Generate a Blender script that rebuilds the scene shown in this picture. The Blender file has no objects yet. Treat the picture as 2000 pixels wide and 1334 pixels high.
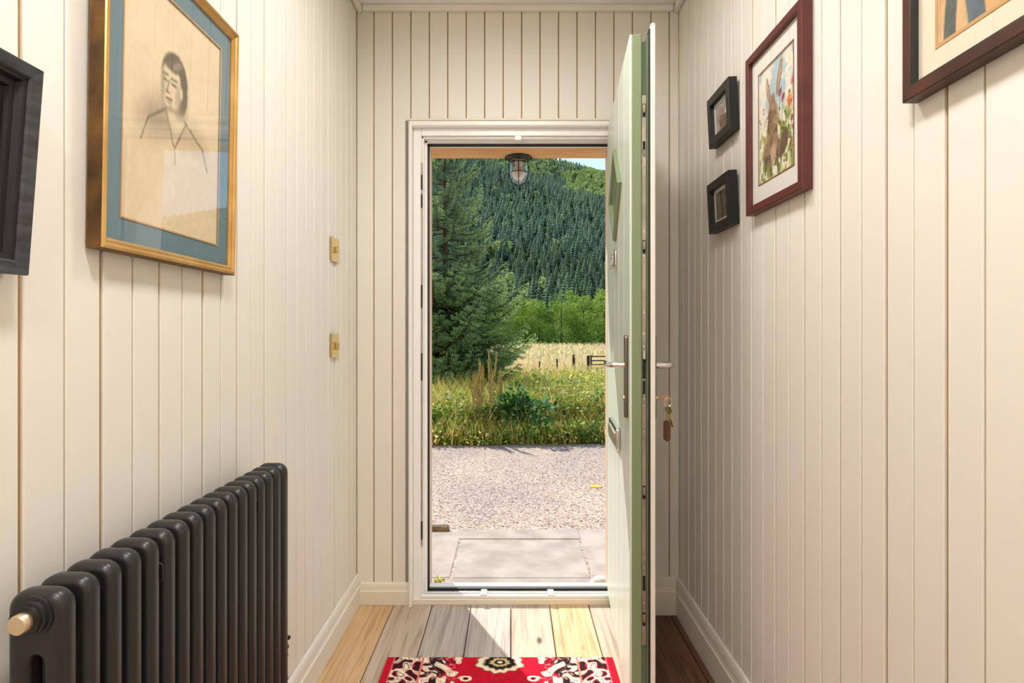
import bpy, math, random
import numpy as np
from mathutils import Vector, Matrix

# ------------------------------------------------------------------ camera, sky, sun, exposure
SC = bpy.context.scene
COL = SC.collection
F = 1154.0          # focal length in pixels of the 2000 x 1334 frame
CAMZ = 1.2          # eye height above the hall floor; Y runs down the hall and out of the door
cam_d = bpy.data.cameras.new('camera')
cam_d.sensor_width = 36.0
cam_d.lens = F / 2000 * 36
cam_d.shift_y = -(667 - 650) / 2000
cam_d.clip_start, cam_d.clip_end = 0.02, 4000
cam = bpy.data.objects.new('camera', cam_d)
COL.objects.link(cam)
cam.location = (0, 0, CAMZ)
cam.rotation_euler = (math.pi / 2, 0, 0)
SC.camera = cam

SUN_AZ, SUN_EL = math.radians(25), math.radians(45)     # sun stands out of the door, to the left
sun_vec = Vector((-math.sin(SUN_AZ) * math.cos(SUN_EL), math.cos(SUN_AZ) * math.cos(SUN_EL), math.sin(SUN_EL)))
world = bpy.data.worlds.new('world')
SC.world = world
world.use_nodes = True
wn = world.node_tree.nodes
wn.clear()
sky = wn.new('ShaderNodeTexSky')
sky.sky_type = 'NISHITA'
sky.sun_disc = False
sky.sun_elevation = SUN_EL
sky.sun_rotation = -SUN_AZ
sky.air_density, sky.dust_density, sky.ozone_density = 1.0, 0.4, 1.5
bg = wn.new('ShaderNodeBackground')
bg.inputs['Strength'].default_value = 0.12
wo = wn.new('ShaderNodeOutputWorld')
world.node_tree.links.new(sky.outputs[0], bg.inputs[0])
world.node_tree.links.new(bg.outputs[0], wo.inputs[0])

sun_d = bpy.data.lights.new('sun', 'SUN')
sun_d.energy = 3.1
sun_d.angle = math.radians(0.6)
sun_d.color = (1.0, 0.955, 0.89)
sun = bpy.data.objects.new('sun', sun_d)
COL.objects.link(sun)
sun.location = (-6, 10, 12)
sun.rotation_euler = sun_vec.to_track_quat('Z', 'Y').to_euler()

FILL = 49.0         # emission of the unseen fill discs added under the hall ceiling
SC.view_settings.view_transform = 'Standard'
SC.view_settings.look = 'None'
SC.view_settings.gamma = 1
SC.view_settings.use_curve_mapping = False
SC.view_settings.exposure = 0.88

SC.cycles.max_bounces = 9
SC.cycles.diffuse_bounces = 5
SC.cycles.glossy_bounces = 4
SC.cycles.transmission_bounces = 4
SC.cycles.caustics_reflective = False
SC.cycles.caustics_refractive = False

rnd = random.Random(11)
nrg = np.random.default_rng(5)


# ------------------------------------------------------------------ helpers
def lin(c):
    out = []
    for x in c:
        x = x / 255.0
        out.append(x / 12.92 if x <= 0.04045 else ((x + 0.055) / 1.055) ** 2.4)
    return out


def lin_np(a):
    a = np.clip(a, 0, 255) / 255.0
    return np.where(a <= 0.04045, a / 12.92, ((a + 0.055) / 1.055) ** 2.4)


def tag(o, label=None, cat=None, group=None, kind=None):
    if label: o['label'] = label
    if cat: o['category'] = cat
    if group: o['group'] = group
    if kind: o['kind'] = kind
    return o


def empty(name, loc=(0, 0, 0), rot=(0, 0, 0), **kw):
    o = bpy.data.objects.new(name, None)
    o.empty_display_size = 0.05
    COL.objects.link(o)
    o.location = loc
    o.rotation_euler = rot
    return tag(o, **kw)


def link(name, me, parent=None, loc=(0, 0, 0), rot=(0, 0, 0), scale=(1, 1, 1)):
    o = bpy.data.objects.new(name, me)
    COL.objects.link(o)
    o.parent = parent
    o.location = loc
    o.rotation_euler = rot
    o.scale = scale
    return o


def arr_mesh(name, v, f, mat, col=None, smooth=False):
    v = np.asarray(v, dtype=np.float32)
    f = np.asarray(f, dtype=np.int32)
    k = f.shape[1]
    me = bpy.data.meshes.new(name)
    me.vertices.add(len(v))
    me.vertices.foreach_set('co', v.ravel())
    me.loops.add(f.size)
    me.loops.foreach_set('vertex_index', f.ravel())
    me.polygons.add(len(f))
    me.polygons.foreach_set('loop_start', np.arange(0, f.size, k, dtype=np.int32))
    if smooth:
        me.polygons.foreach_set('use_smooth', np.ones(len(f), dtype=bool))
    me.update(calc_edges=True)
    if col is not None:
        a = me.color_attributes.new('Col', 'FLOAT_COLOR', 'POINT')
        c = np.ones((len(v), 4), dtype=np.float32)
        c[:, :3] = col
        a.data.foreach_set('color', c.ravel())
    me.materials.append(mat)
    return me


class MB:
    def __init__(self):
        self.v, self.f = [], []

    def add(self, vs, fs):
        n = len(self.v)
        self.v += [tuple(p) for p in vs]
        self.f += [tuple(i + n for i in q) for q in fs]
        return self

    def box(self, x0, x1, y0, y1, z0, z1, c=0.0):
        if c <= 0:
            vs = [(x, y, z) for x in (x0, x1) for y in (y0, y1) for z in (z0, z1)]
            return self.add(vs, [(0, 1, 3, 2), (4, 6, 7, 5), (0, 4, 5, 1), (2, 3, 7, 6), (0, 2, 6, 4), (1, 5, 7, 3)])
        lo, hi = (x0, y0, z0), (x1, y1, z1)
        vs, idx = [], {}
        for sx in (0, 1):
            for sy in (0, 1):
                for sz in (0, 1):
                    s = (sx, sy, sz)
                    for a in range(3):
                        p = []
                        for k in range(3):
                            e = hi[k] if s[k] else lo[k]
                            if k != a:
                                e += -c if s[k] else c
                            p.append(e)
                        idx[s, a] = len(vs)
                        vs.append(tuple(p))
        fs = []
        for a in range(3):
            b, d = (a + 1) % 3, (a + 2) % 3
            for sa in (0, 1):
                q = []
                for sb, sd in ((0, 0), (1, 0), (1, 1), (0, 1)):
                    s = [0, 0, 0]; s[a] = sa; s[b] = sb; s[d] = sd
                    q.append(idx[tuple(s), a])
                fs.append(q if sa else q[::-1])
        for a in range(3):
            b, d = (a + 1) % 3, (a + 2) % 3
            for sb in (0, 1):
                for sd in (0, 1):
                    s0 = [0, 0, 0]; s0[b] = sb; s0[d] = sd
                    s1 = list(s0); s1[a] = 1
                    q = [idx[tuple(s0), b], idx[tuple(s1), b], idx[tuple(s1), d], idx[tuple(s0), d]]
                    fs.append(q if (sb == sd) == False else q[::-1])
        for sx in (0, 1):
            for sy in (0, 1):
                for sz in (0, 1):
                    s = (sx, sy, sz)
                    q = [idx[s, 0], idx[s, 1], idx[s, 2]]
                    fs.append(q if (sx + sy + sz) % 2 else q[::-1])
        return self.add(vs, fs)

    def tube(self, pts, rad, n=8, cap=True):
        pts = [Vector(p) for p in pts]
        if not hasattr(rad, '__len__'):
            rad = [rad] * len(pts)
        up = None
        vs, fs = [], []
        for i, p in enumerate(pts):
            t = (pts[min(i + 1, len(pts) - 1)] - pts[max(i - 1, 0)]).normalized()
            if up is None:
                up = Vector((0, 0, 1)) if abs(t.z) < 0.9 else Vector((1, 0, 0))
            a = t.cross(up)
            a.normalize()
            b = a.cross(t)
            up = b
            for k in range(n):
                w = 2 * math.pi * k / n
                vs.append(p + (a * math.cos(w) + b * math.sin(w)) * rad[i])
        for i in range(len(pts) - 1):
            for k in range(n):
                k2 = (k + 1) % n
                fs.append((i * n + k, i * n + k2, (i + 1) * n + k2, (i + 1) * n + k))
        if cap:
            fs.append(tuple(range(n - 1, -1, -1)))
            fs.append(tuple((len(pts) - 1) * n + k for k in range(n)))
        return self.add(vs, fs)

    def lathe(self, prof, o=(0, 0, 0), axis='Z', n=20):
        # prof: (radius, height) pairs, axis of turning through o
        vs, fs = [], []
        for r, h in prof:
            for k in range(n):
                w = 2 * math.pi * k / n
                c, s = r * math.cos(w), r * math.sin(w)
                p = {'Z': (c, s, h), 'Y': (s, h, c), 'X': (h, c, s)}[axis]
                vs.append((p[0] + o[0], p[1] + o[1], p[2] + o[2]))
        for i in range(len(prof) - 1):
            for k in range(n):
                k2 = (k + 1) % n
                fs.append((i * n + k, i * n + k2, (i + 1) * n + k2, (i + 1) * n + k))
        fs.append(tuple(range(n - 1, -1, -1)))
        fs.append(tuple((len(prof) - 1) * n + k for k in range(n)))
        return self.add(vs, fs)

    def rplate(self, cx, cz, w, h, r, y0, y1, bev, seg=5):
        # rounded plate in the XZ plane from y0 to y1 with rounded rims
        rings = []
        m = 4
        for i in range(m + 1):
            a = math.pi / 2 * i / m
            rings.append((bev * (1 - math.sin(a)), y0 + bev * (1 - math.cos(a))))
        for i in range(m + 1):
            a = math.pi / 2 * (1 - i / m)
            rings.append((bev * (1 - math.sin(a)), y1 - bev * (1 - math.cos(a))))
        vs, fs = [], []
        n = 4 * (seg + 1)
        for off, y in rings:
            rr = max(r - off, 1e-4)
            for q in range(4):
                sx, sz = ((1, 1), (-1, 1), (-1, -1), (1, -1))[q]
                for k in range(seg + 1):
                    a = math.pi / 2 * (q + k / seg)
                    vs.append((cx + sx * (w / 2 - r) + rr * math.cos(a), y, cz + sz * (h / 2 - r) + rr * math.sin(a)))
        for i in range(len(rings) - 1):
            for k in range(n):
                k2 = (k + 1) % n
                fs.append((i * n + k, i * n + k2, (i + 1) * n + k2, (i + 1) * n + k))
        fs.append(tuple(range(n)))
        fs.append(tuple((len(rings) - 1) * n + k for k in range(n - 1, -1, -1)))
        return self.add(vs, fs)

    def rframe(self, W, H, R, w, h, r, cz, t, bev, seg=5):
        # rounded plate in XZ with a rounded slot through it, all rims rounded
        rings, m = [], 4
        for i in range(m * 2 + 1):
            a = math.pi * i / (2 * m)
            rings.append((0, bev * (1 - math.sin(a)), -(t - bev) * 1.0 - bev * math.cos(a) if i < m else (t - bev) - bev * math.cos(a)))
        rings[m] = (0, 0.0, 0.0)
        for i in range(m * 2 + 1):
            a = math.pi * (1 - i / (2 * m))
            rings.append((1, bev * (1 - math.sin(a)), (t - bev) - bev * math.cos(a) if i < m else -(t - bev) - bev * math.cos(a)))
        rings[-1 - m] = (1, 0.0, 0.0)
        n = 4 * (seg + 1)
        vs, fs = [], []
        for side, off, y in rings:
            ww, hh, rr, d = (W, H, R, -off) if side == 0 else (w, h, r, off)
            for q in range(4):
                sx, sz = ((1, 1), (-1, 1), (-1, -1), (1, -1))[q]
                for k in range(seg + 1):
                    a = math.pi / 2 * (q + k / seg)
                    vs.append((sx * (ww / 2 - rr) + (rr + d) * math.cos(a), y, cz + sz * (hh / 2 - rr) + (rr + d) * math.sin(a)))
        nr = len(rings)
        for i in range(nr):
            i2 = (i + 1) % nr
            for k in range(n):
                k2 = (k + 1) % n
                fs.append((i * n + k, i * n + k2, i2 * n + k2, i2 * n + k))
        return self.add(vs, fs)

    def extrude(self, poly, axis, a0, a1):
        # poly: 2D outline in the plane across axis ('X': (y,z), 'Y': (x,z), 'Z': (x,y))
        n = len(poly)
        def P(p, a):
            return {'X': (a, p[0], p[1]), 'Y': (p[0], a, p[1]), 'Z': (p[0], p[1], a)}[axis]
        vs = [P(p, a0) for p in poly] + [P(p, a1) for p in poly]
        fs = [(k, (k + 1) % n, n + (k + 1) % n, n + k) for k in range(n)]
        fs += [tuple(range(n - 1, -1, -1)), tuple(range(n, 2 * n))]
        return self.add(vs, fs)

    def ring(self, w, h, prof):
        # mitred picture frame in XZ round the origin; prof: (inset from the outer edge, y), closed
        vs, fs = [], []
        n = len(prof)
        for sx, sz in ((-1, -1), (1, -1), (1, 1), (-1, 1)):
            for d, y in prof:
                vs.append((sx * (w / 2 - d), y, sz * (h / 2 - d)))
        for c in range(4):
            for k in range(n):
                c2, k2 = (c + 1) % 4, (k + 1) % n
                fs.append((c * n + k, c * n + k2, c2 * n + k2, c2 * n + k))
        return self.add(vs, fs)

    def mesh(self, name, mat, smooth=False):
        me = bpy.data.meshes.new(name)
        me.from_pydata(self.v, [], self.f)
        import bmesh
        bm = bmesh.new()
        bm.from_mesh(me)
        bmesh.ops.recalc_face_normals(bm, faces=bm.faces)
        bm.to_mesh(me)
        bm.free()
        if smooth:
            me.polygons.foreach_set('use_smooth', [True] * len(me.polygons))
            me.set_sharp_from_angle(angle=math.radians(40))
        me.materials.append(mat)
        return me

    def build(self, name, mat, parent=None, loc=(0, 0, 0), rot=(0, 0, 0), smooth=False):
        return link(name, self.mesh(name, mat, smooth), parent, loc, rot)


# ------------------------------------------------------------------ materials
def mat(name, c, rough=0.6, metal=0.0, c2=None, vscale=6.0, stretch=(1, 1, 1), bump=0.0, bscale=80.0, bstretch=None, rand=0.0, spec=0.5, coat=0.0, lo=0.35, hi=0.65, trans=0.0, distort=0.0):
    m = bpy.data.materials.new(name)
    m.use_nodes = True
    nt = m.node_tree
    nd, ln = nt.nodes, nt.links
    b = nd['Principled BSDF']
    b.inputs['Roughness'].default_value = rough
    b.inputs['Metallic'].default_value = metal
    b.inputs['Specular IOR Level'].default_value = spec
    b.inputs['Coat Weight'].default_value = coat
    b.inputs['Coat Roughness'].default_value = 0.12
    b.inputs['Base Color'].default_value = (*lin(c), 1)
    out = None
    tc = nd.new('ShaderNodeTexCoord')

    def noise(scale, st, detail=5.0):
        mp = nd.new('ShaderNodeMapping')
        mp.inputs['Scale'].default_value = st
        ln.new(tc.outputs['Object'], mp.inputs[0])
        n = nd.new('ShaderNodeTexNoise')
        n.inputs['Scale'].default_value = scale
        n.inputs['Detail'].default_value = detail
        n.inputs['Distortion'].default_value = distort
        ln.new(mp.outputs[0], n.inputs['Vector'])
        return n
    if c2 is not None:
        n = noise(vscale, stretch)
        r = nd.new('ShaderNodeValToRGB')
        r.color_ramp.elements[0].position = lo
        r.color_ramp.elements[1].position = hi
        r.color_ramp.elements[0].color = (*lin(c), 1)
        r.color_ramp.elements[1].color = (*lin(c2), 1)
        ln.new(n.outputs['Fac'], r.inputs[0])
        out = r.outputs[0]
    if rand > 0:
        oi = nd.new('ShaderNodeObjectInfo')
        mr = nd.new('ShaderNodeMapRange')
        mr.inputs['To Min'].default_value = 1 - rand
        mr.inputs['To Max'].default_value = 1 + rand
        ln.new(oi.outputs['Random'], mr.inputs[0])
        hs = nd.new('ShaderNodeHueSaturation')
        if out is not None:
            ln.new(out, hs.inputs['Color'])
        else:
            hs.inputs['Color'].default_value = (*lin(c), 1)
        ln.new(mr.outputs[0], hs.inputs['Value'])
        out = hs.outputs[0]
    if out is not None:
        ln.new(out, b.inputs['Base Color'])
    if bump > 0:
        n = noise(bscale, bstretch or stretch, 3.0)
        bp = nd.new('ShaderNodeBump')
        bp.inputs['Strength'].default_value = bump
        bp.inputs['Distance'].default_value = 0.002
        ln.new(n.outputs['Fac'], bp.inputs['Height'])
        ln.new(bp.outputs[0], b.inputs['Normal'])
    if trans > 0:
        leafy(m, b, out, lin(c), trans)
    return m


def leafy(m, b, out, c, trans):
    nd, ln = m.node_tree.nodes, m.node_tree.links
    tr = nd.new('ShaderNodeBsdfTranslucent')
    if out is not None:
        ln.new(out, tr.inputs[0])
    else:
        tr.inputs[0].default_value = (*c, 1)
    mx = nd.new('ShaderNodeMixShader')
    mx.inputs[0].default_value = trans
    ln.new(b.outputs[0], mx.inputs[1])
    ln.new(tr.outputs[0], mx.inputs[2])
    ln.new(mx.outputs[0], nd['Material Output'].inputs[0])


def attr_mat(name, rough=0.7, trans=0.0, spec=0.3, gain=1.0):
    m = bpy.data.materials.new(name)
    m.use_nodes = True
    nd, ln = m.node_tree.nodes, m.node_tree.links
    b = nd['Principled BSDF']
    b.inputs['Roughness'].default_value = rough
    b.inputs['Specular IOR Level'].default_value = spec
    a = nd.new('ShaderNodeAttribute')
    a.attribute_name = 'Col'
    col = a.outputs['Color']
    if gain != 1.0:
        vm = nd.new('ShaderNodeVectorMath')
        vm.operation = 'SCALE'
        vm.inputs['Scale'].default_value = gain
        ln.new(col, vm.inputs[0])
        col = vm.outputs[0]
    ln.new(col, b.inputs['Base Color'])
    if trans > 0:
        leafy(m, b, col, None, trans)
    return m


def glass_mat(name, ior=1.52, tint=(1, 1, 1), rough=0.0):
    # thin pane: clear straight through, mirror reflection by angle from both faces
    m = bpy.data.materials.new(name)
    m.use_nodes = True
    nd, ln = m.node_tree.nodes, m.node_tree.links
    nd.remove(nd['Principled BSDF'])
    t = nd.new('ShaderNodeBsdfTransparent')
    t.inputs[0].default_value = (*tint, 1)
    g = nd.new('ShaderNodeBsdfGlossy')
    g.inputs['Roughness'].default_value = rough
    g.inputs[0].default_value = (1, 1, 1, 1)
    fr = nd.new('ShaderNodeFresnel')
    fr.inputs[0].default_value = ior
    ge = nd.new('ShaderNodeNewGeometry')
    iv = nd.new('ShaderNodeMix')
    iv.inputs[2].default_value, iv.inputs[3].default_value = ior, 1 / ior
    ln.new(ge.outputs['Backfacing'], iv.inputs[0])
    ln.new(iv.outputs[0], fr.inputs[0])
    mx = nd.new('ShaderNodeMixShader')
    ln.new(fr.outputs[0], mx.inputs[0])
    ln.new(t.outputs[0], mx.inputs[1])
    ln.new(g.outputs[0], mx.inputs[2])
    ln.new(mx.outputs[0], nd['Material Output'].inputs[0])
    return m


def emit_mat(name, c, s):
    m = bpy.data.materials.new(name)
    m.use_nodes = True
    b = m.node_tree.nodes['Principled BSDF']
    b.inputs['Base Color'].default_value = (0.9, 0.9, 0.88, 1)
    b.inputs['Emission Color'].default_value = (*c, 1)
    b.inputs['Emission Strength'].default_value = s
    return m


cream = mat('cream_paint', (233, 228, 219), 0.55, c2=(229, 223, 212), vscale=3, stretch=(1, 1, 0.3), bump=0.12, bscale=40, bstretch=(6, 6, 0.4), rand=0.012)
groove = mat('groove_paint', (168, 134, 80), 0.8, c2=(150, 116, 64), vscale=9)
white_gloss = mat('white_gloss_paint', (240, 236, 230), 0.35, bump=0.05, bscale=30)
ceil_white = mat('ceiling_white', (240, 238, 236), 0.6, bump=0.1, bscale=30, rand=0.015)
upvc = mat('white_plastic', (242, 238, 236), 0.3)
cream_trim = mat('cream_trim', (228, 220, 202), 0.45, bump=0.06, bscale=30)
seal = mat('black_rubber', (18, 18, 18), 0.6)
peach = mat('pale_timber', (224, 196, 170), 0.6)
green = mat('sage_green_glare', (214, 224, 210), 0.42, bump=0.35, bscale=26, bstretch=(9, 9, 0.25), coat=0.12, spec=0.3)  # outer door face: pale reflected daylight mixed into the sage colour
green_plain = mat('sage_green_edge', (126, 140, 104), 0.45)
green_dark = mat('sage_green_groove', (96, 110, 82), 0.5)
steel = mat('dull_steel', (178, 168, 150), 0.38, 0.85, c2=(150, 142, 126), vscale=14)
chrome = mat('chrome', (225, 222, 218), 0.16, 1.0)
dark_hole = mat('dark_hole', (12, 12, 12), 0.8)
brass = mat('polished_brass', (226, 205, 150), 0.18, 1.0)
brass_dull = mat('nickel_brass', (222, 200, 168), 0.35, 0.9)
brown_leather = mat('brown_leather', (92, 58, 36), 0.6)
rad_black = mat('anthracite_paint', (35, 34, 34), 0.33, bump=0.06, bscale=160)
rad_blk2 = mat('black_plastic', (26, 26, 26), 0.4)
gold = mat('gilt_wood', (216, 176, 108), 0.28, 0.6, c2=(192, 148, 82), vscale=10, stretch=(1, 1, 1))
gilt_side = mat('worn_gilt_side', (120, 84, 34), 0.5, 0.25, c2=(64, 42, 18), vscale=16, bump=0.2)
mahogany = mat('red_mahogany', (98, 42, 36), 0.38, c2=(82, 34, 28), vscale=9, stretch=(1, 1, 3))
walnut = mat('dark_walnut', (82, 42, 26), 0.38, c2=(54, 28, 20), vscale=12, stretch=(1, 1, 1))
black_frame = mat('black_frame_paint', (20, 20, 20), 0.42)
slate_frame = mat('slate_frame_paint', (66, 70, 74), 0.45, c2=(40, 42, 44), vscale=22, stretch=(1, 1, 4))
mount_blue = mat('blue_mount', (104, 130, 140), 0.85, bump=0.06, bscale=200)
mount_cream = mat('cream_mount', (236, 226, 204), 0.85)
mount_white = mat('white_mount', (236, 233, 224), 0.85)
bevel_tan = mat('tan_bevel', (206, 160, 104), 0.7)
red_line = mat('red_brown_line', (132, 60, 48), 0.7)
print_mat = attr_mat('printed_paper', 0.75)
pane_mat = glass_mat('picture_glass', 1.62)
lamp_glass = glass_mat('lamp_glass', 1.75, (0.97, 0.98, 0.98))
rug_mat = attr_mat('rug_pile', 0.95, spec=0.1)
oak = mat('oak_beam', (204, 152, 98), 0.65, c2=(222, 178, 126), vscale=5, stretch=(1.2, 9, 14), bump=0.3, bscale=12, distort=0.6)
render_white = mat('white_harling', (232, 228, 220), 0.9, bump=0.7, bscale=90)
slab_mat = mat('sandstone_slab', (158, 146, 136), 0.95, c2=(180, 167, 156), vscale=7, spec=0.1, bump=0.6, bscale=45, rand=0.03)
slab_dark = mat('dark_stone', (84, 68, 48), 0.95, c2=(120, 98, 66), vscale=18, bump=0.8, bscale=40)
stone_white = mat('white_stone', (214, 208, 198), 0.85, c2=(190, 182, 170), vscale=9, bump=0.5, bscale=20)
wood_dark = mat('weathered_post', (62, 50, 42), 0.9, bump=0.4, bscale=20)


def wood(name, base, dark, lite):
    m = mat(name, base, 0.6, bump=0.25, bscale=5, bstretch=(26, 0.8, 20), spec=0.35)
    nt = m.node_tree
    nd, ln = nt.nodes, nt.links
    tc = nd.new('ShaderNodeTexCoord')
    oi = nd.new('ShaderNodeObjectInfo')
    mul = nd.new('ShaderNodeVectorMath')
    mul.operation = 'SCALE'
    mul.inputs[0].default_value = (3.1, 7.7, 1.3)
    ln.new(oi.outputs['Random'], mul.inputs['Scale'])
    ad = nd.new('ShaderNodeVectorMath')
    ln.new(tc.outputs['Object'], ad.inputs[0])
    ln.new(mul.outputs[0], ad.inputs[1])
    mp = nd.new('ShaderNodeMapping')
    mp.inputs['Scale'].default_value = (24, 1.1, 10)
    ln.new(ad.outputs[0], mp.inputs[0])
    n = nd.new('ShaderNodeTexNoise')
    n.inputs['Scale'].default_value = 2.2
    n.inputs['Detail'].default_value = 6
    n.inputs['Distortion'].default_value = 0.9
    ln.new(mp.outputs[0], n.inputs['Vector'])
    r = nd.new('ShaderNodeValToRGB')
    e = r.color_ramp.elements
    e[0].position, e[0].color = 0.3, (*lin(dark), 1)
    e[1].position, e[1].color = 0.62, (*lin(lite), 1)
    x = e.new(0.45)
    x.color = (*lin(base), 1)
    ln.new(n.outputs['Fac'], r.inputs[0])
    # knots
    mk = nd.new('ShaderNodeMapping')
    mk.inputs['Scale'].default_value = (9, 3.6, 1)
    ln.new(ad.outputs[0], mk.inputs[0])
    vo = nd.new('ShaderNodeTexVoronoi')
    vo.inputs['Scale'].default_value = 1.0
    ln.new(mk.outputs[0], vo.inputs['Vector'])
    mr = nd.new('ShaderNodeMapRange')
    mr.inputs['From Min'].default_value, mr.inputs['From Max'].default_value = 0.06, 0.13
    ln.new(vo.outputs['Distance'], mr.inputs[0])
    mx = nd.new('ShaderNodeMix')
    mx.data_type = 'RGBA'
    ln.new(mr.outputs[0], mx.inputs[0])
    mx.inputs[6].default_value = (*lin([c * 0.55 for c in dark]), 1)
    ln.new(r.outputs[0], mx.inputs[7])
    ln.new(mx.outputs[2], nd['Principled BSDF'].inputs['Base Color'])
    return m


pine = wood('pine_board', (184, 163, 143), (158, 136, 115), (196, 178, 158))
pine_warm = wood('warm_pine_board', (204, 166, 122), (182, 138, 94), (212, 180, 140))
pine_grey = wood('grey_pine_board', (176, 162, 150), (150, 136, 126), (192, 178, 166))
pine_shade = wood('shaded_pine_board', (96, 66, 48), (62, 42, 30), (112, 78, 56))  # shade behind the open door worked into this darker board colour

# ------------------------------------------------------------------ the hall: shell
XL, XR, YB, YF, ZC = -0.6827, 0.7345, -1.7, 2.60, 2.637
ZL, ZR = 0.01, -0.035        # the old floor lies lower behind the door
PITCH = 0.0808
T = 0.010                    # board thickness
GD = 0.006                   # depth of the grooves between boards

wl = MB().box(XL - 0.22, XL - GD, YB - 0.2, 2.72, -0.2, ZC + 0.1).build('wall_left', groove)
tag(wl, 'cream vertical board wall with the radiator and gilt portrait', kind='structure')
wr = MB().box(XR + GD, XR + 0.22, YB - 0.2, 2.72, -0.2, ZC + 0.1).build('wall_right', groove)
tag(wr, 'cream vertical board wall with the hare picture', kind='structure')
wb = MB().box(XL - 0.2, XR + 0.2, YB - 0.2, YB - GD, -0.2, ZC + 0.1).build('wall_back', groove)
tag(wb, 'cream board wall behind the viewer', kind='structure')
OX0, OX1, OZ = -0.47, 0.52, 2.135
u_poly = [(XL - 0.1, -0.2), (OX0, -0.2), (OX0, OZ), (OX1, OZ), (OX1, -0.2), (XR + 0.1, -0.2), (XR + 0.1, ZC + 0.1), (XL - 0.1, ZC + 0.1)]
wf = MB().extrude(u_poly, 'Y', YF + GD, 2.72).build('wall_front', groove)
tag(wf, 'cream board wall around the front door', kind='structure')


def board_mesh(w, h):
    return MB().box(-w / 2, w / 2, 0, T, 0, h, 0.0016).mesh('board', cream)


_bm = {}


def board(parent, mid, rz, w, z0, z1):
    key = (round(w, 4), round(z1 - z0, 4))
    if key not in _bm:
        _bm[key] = board_mesh(*key)
    o = link('board', _bm[key], parent, (mid[0], mid[1], z0), (0, 0, rz))
    return o


def wall_boards(parent, g0, wide0, lo, hi, place, z0, z1):
    # grooves at g0 + k * PITCH, alternately wide and narrow
    k0 = math.floor((lo - g0) / PITCH)
    k1 = math.ceil((hi - g0) / PITCH)
    for k in range(k0, k1):
        ga = 0.0082 if (k + wide0) % 2 == 0 else 0.0044
        gb = 0.0082 if (k + 1 + wide0) % 2 == 0 else 0.0044
        a = max(g0 + k * PITCH + ga / 2, lo)
        b = min(g0 + (k + 1) * PITCH - gb / 2, hi)
        if b - a > 0.01:
            place(parent, (a + b) / 2, b - a, z0, z1)


wall_boards(wl, 0.823, 0, YB, YF, lambda p, m, w, a, b: board(p, (XL - 0.0015 * rnd.random(), m), math.pi / 2, w, a, b), 0.03, ZC)
wall_boards(wr, 0.9207, 1, YB, YF, lambda p, m, w, a, b: board(p, (XR + 0.0015 * rnd.random(), m), -math.pi / 2, w, a, b), 0.03, ZC)
wall_boards(wb, -0.6, 0, XL, XR, lambda p, m, w, a, b: board(p, (m, YB), math.pi, w, a, b), 0.03, ZC)
PF = 0.0813
for k in range(-1, 18):
    a = max(-0.608 + k * PF + 0.0022, XL)
    b = min(-0.608 + (k + 1) * PF - 0.0022, XR)
    if b - a < 0.01:
        continue
    zlow = 0.03 if (b < -0.44 or a > 0.5) else OZ + 0.004
    if a < OX1 < b:
        zlow = OZ + 0.004
    board(wf, ((a + b) / 2, YF), 0, b - a, zlow, ZC)

fl = MB().box(XL - 0.2, XR + 0.2, YB - 0.2, 2.72, -0.3, -0.075).build('floor', dark_hole)
tag(fl, 'wide worn pine floorboards of the hall', kind='structure')
seams = [-0.70, -0.518, -0.349, -0.178, -0.0045, 0.1636, 0.3346, 0.478, 0.694, 0.76]
fmats = [pine_warm, pine, pine_grey, pine_grey, pine, pine_warm, pine, pine_shade, pine_shade]
for i in range(len(seams) - 1):
    a, b = seams[i] + 0.0018, seams[i + 1] - 0.0018
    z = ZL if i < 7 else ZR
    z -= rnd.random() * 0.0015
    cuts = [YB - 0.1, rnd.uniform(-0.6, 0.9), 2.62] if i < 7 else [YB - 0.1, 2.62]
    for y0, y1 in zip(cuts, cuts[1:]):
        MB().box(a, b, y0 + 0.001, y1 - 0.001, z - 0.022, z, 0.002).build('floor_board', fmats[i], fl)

ce = MB().box(XL - 0.2, XR + 0.2, YB - 0.2, 2.72, ZC + 0.012, ZC + 0.2).build('ceiling', groove)
tag(ce, 'white painted board ceiling', kind='structure')
y = YF
while y > YB:
    y0 = max(y - 0.1, YB)
    MB().box(XL + 0.0, XR, y0 + 0.002, y - 0.002, ZC, ZC + 0.012, 0.002).build('ceiling_board', ceil_white, ce)
    y -= 0.1


def skirting(name, axis, a0, a1, face, sgn, z0, z1, label):
    # moulded board: thick foot, bead and hollow above
    h = z1 - z0
    t = 0.018
    pts = [(0, 0), (t, 0), (t, h * 0.62), (t - 0.004, h * 0.66), (t - 0.004, h * 0.7)]
    for i in range(6):
        w = math.pi / 2 * i / 5
        pts.append((t - 0.004 - 0.001 - 0.010 * (1 - math.cos(w)), h * 0.72 + h * 0.28 * math.sin(w)))
    pts.append((0, h))
    poly = [(face + sgn * p[0], z0 + p[1]) for p in pts]
    if axis == 'X':
        o = MB().extrude([(p[0], p[1]) for p in poly], 'X', a0, a1).build(name, cream_trim if 'front' in name else cream)
    else:
        o = MB().extrude(poly, 'Y', a0, a1).build(name, cream)
    return tag(o, label, kind='structure')


skirting('baseboard_left', 'Y', YB, YF, XL, 1, ZL, 0.14, 'cream skirting along the radiator wall')
skirting('baseboard_right', 'Y', YB, YF, XR, -1, ZR, 0.122, 'cream skirting along the wall with the hare picture')
skirting('baseboard_front', 'X', XL + 0.018, -0.452, YF, -1, ZL, 0.104, 'short cream skirting left of the door frame')
skirting('baseboard_front', 'X', 0.53, XR - 0.018, YF, -1, ZR, 0.128, 'short cream skirting behind the open door')
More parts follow.
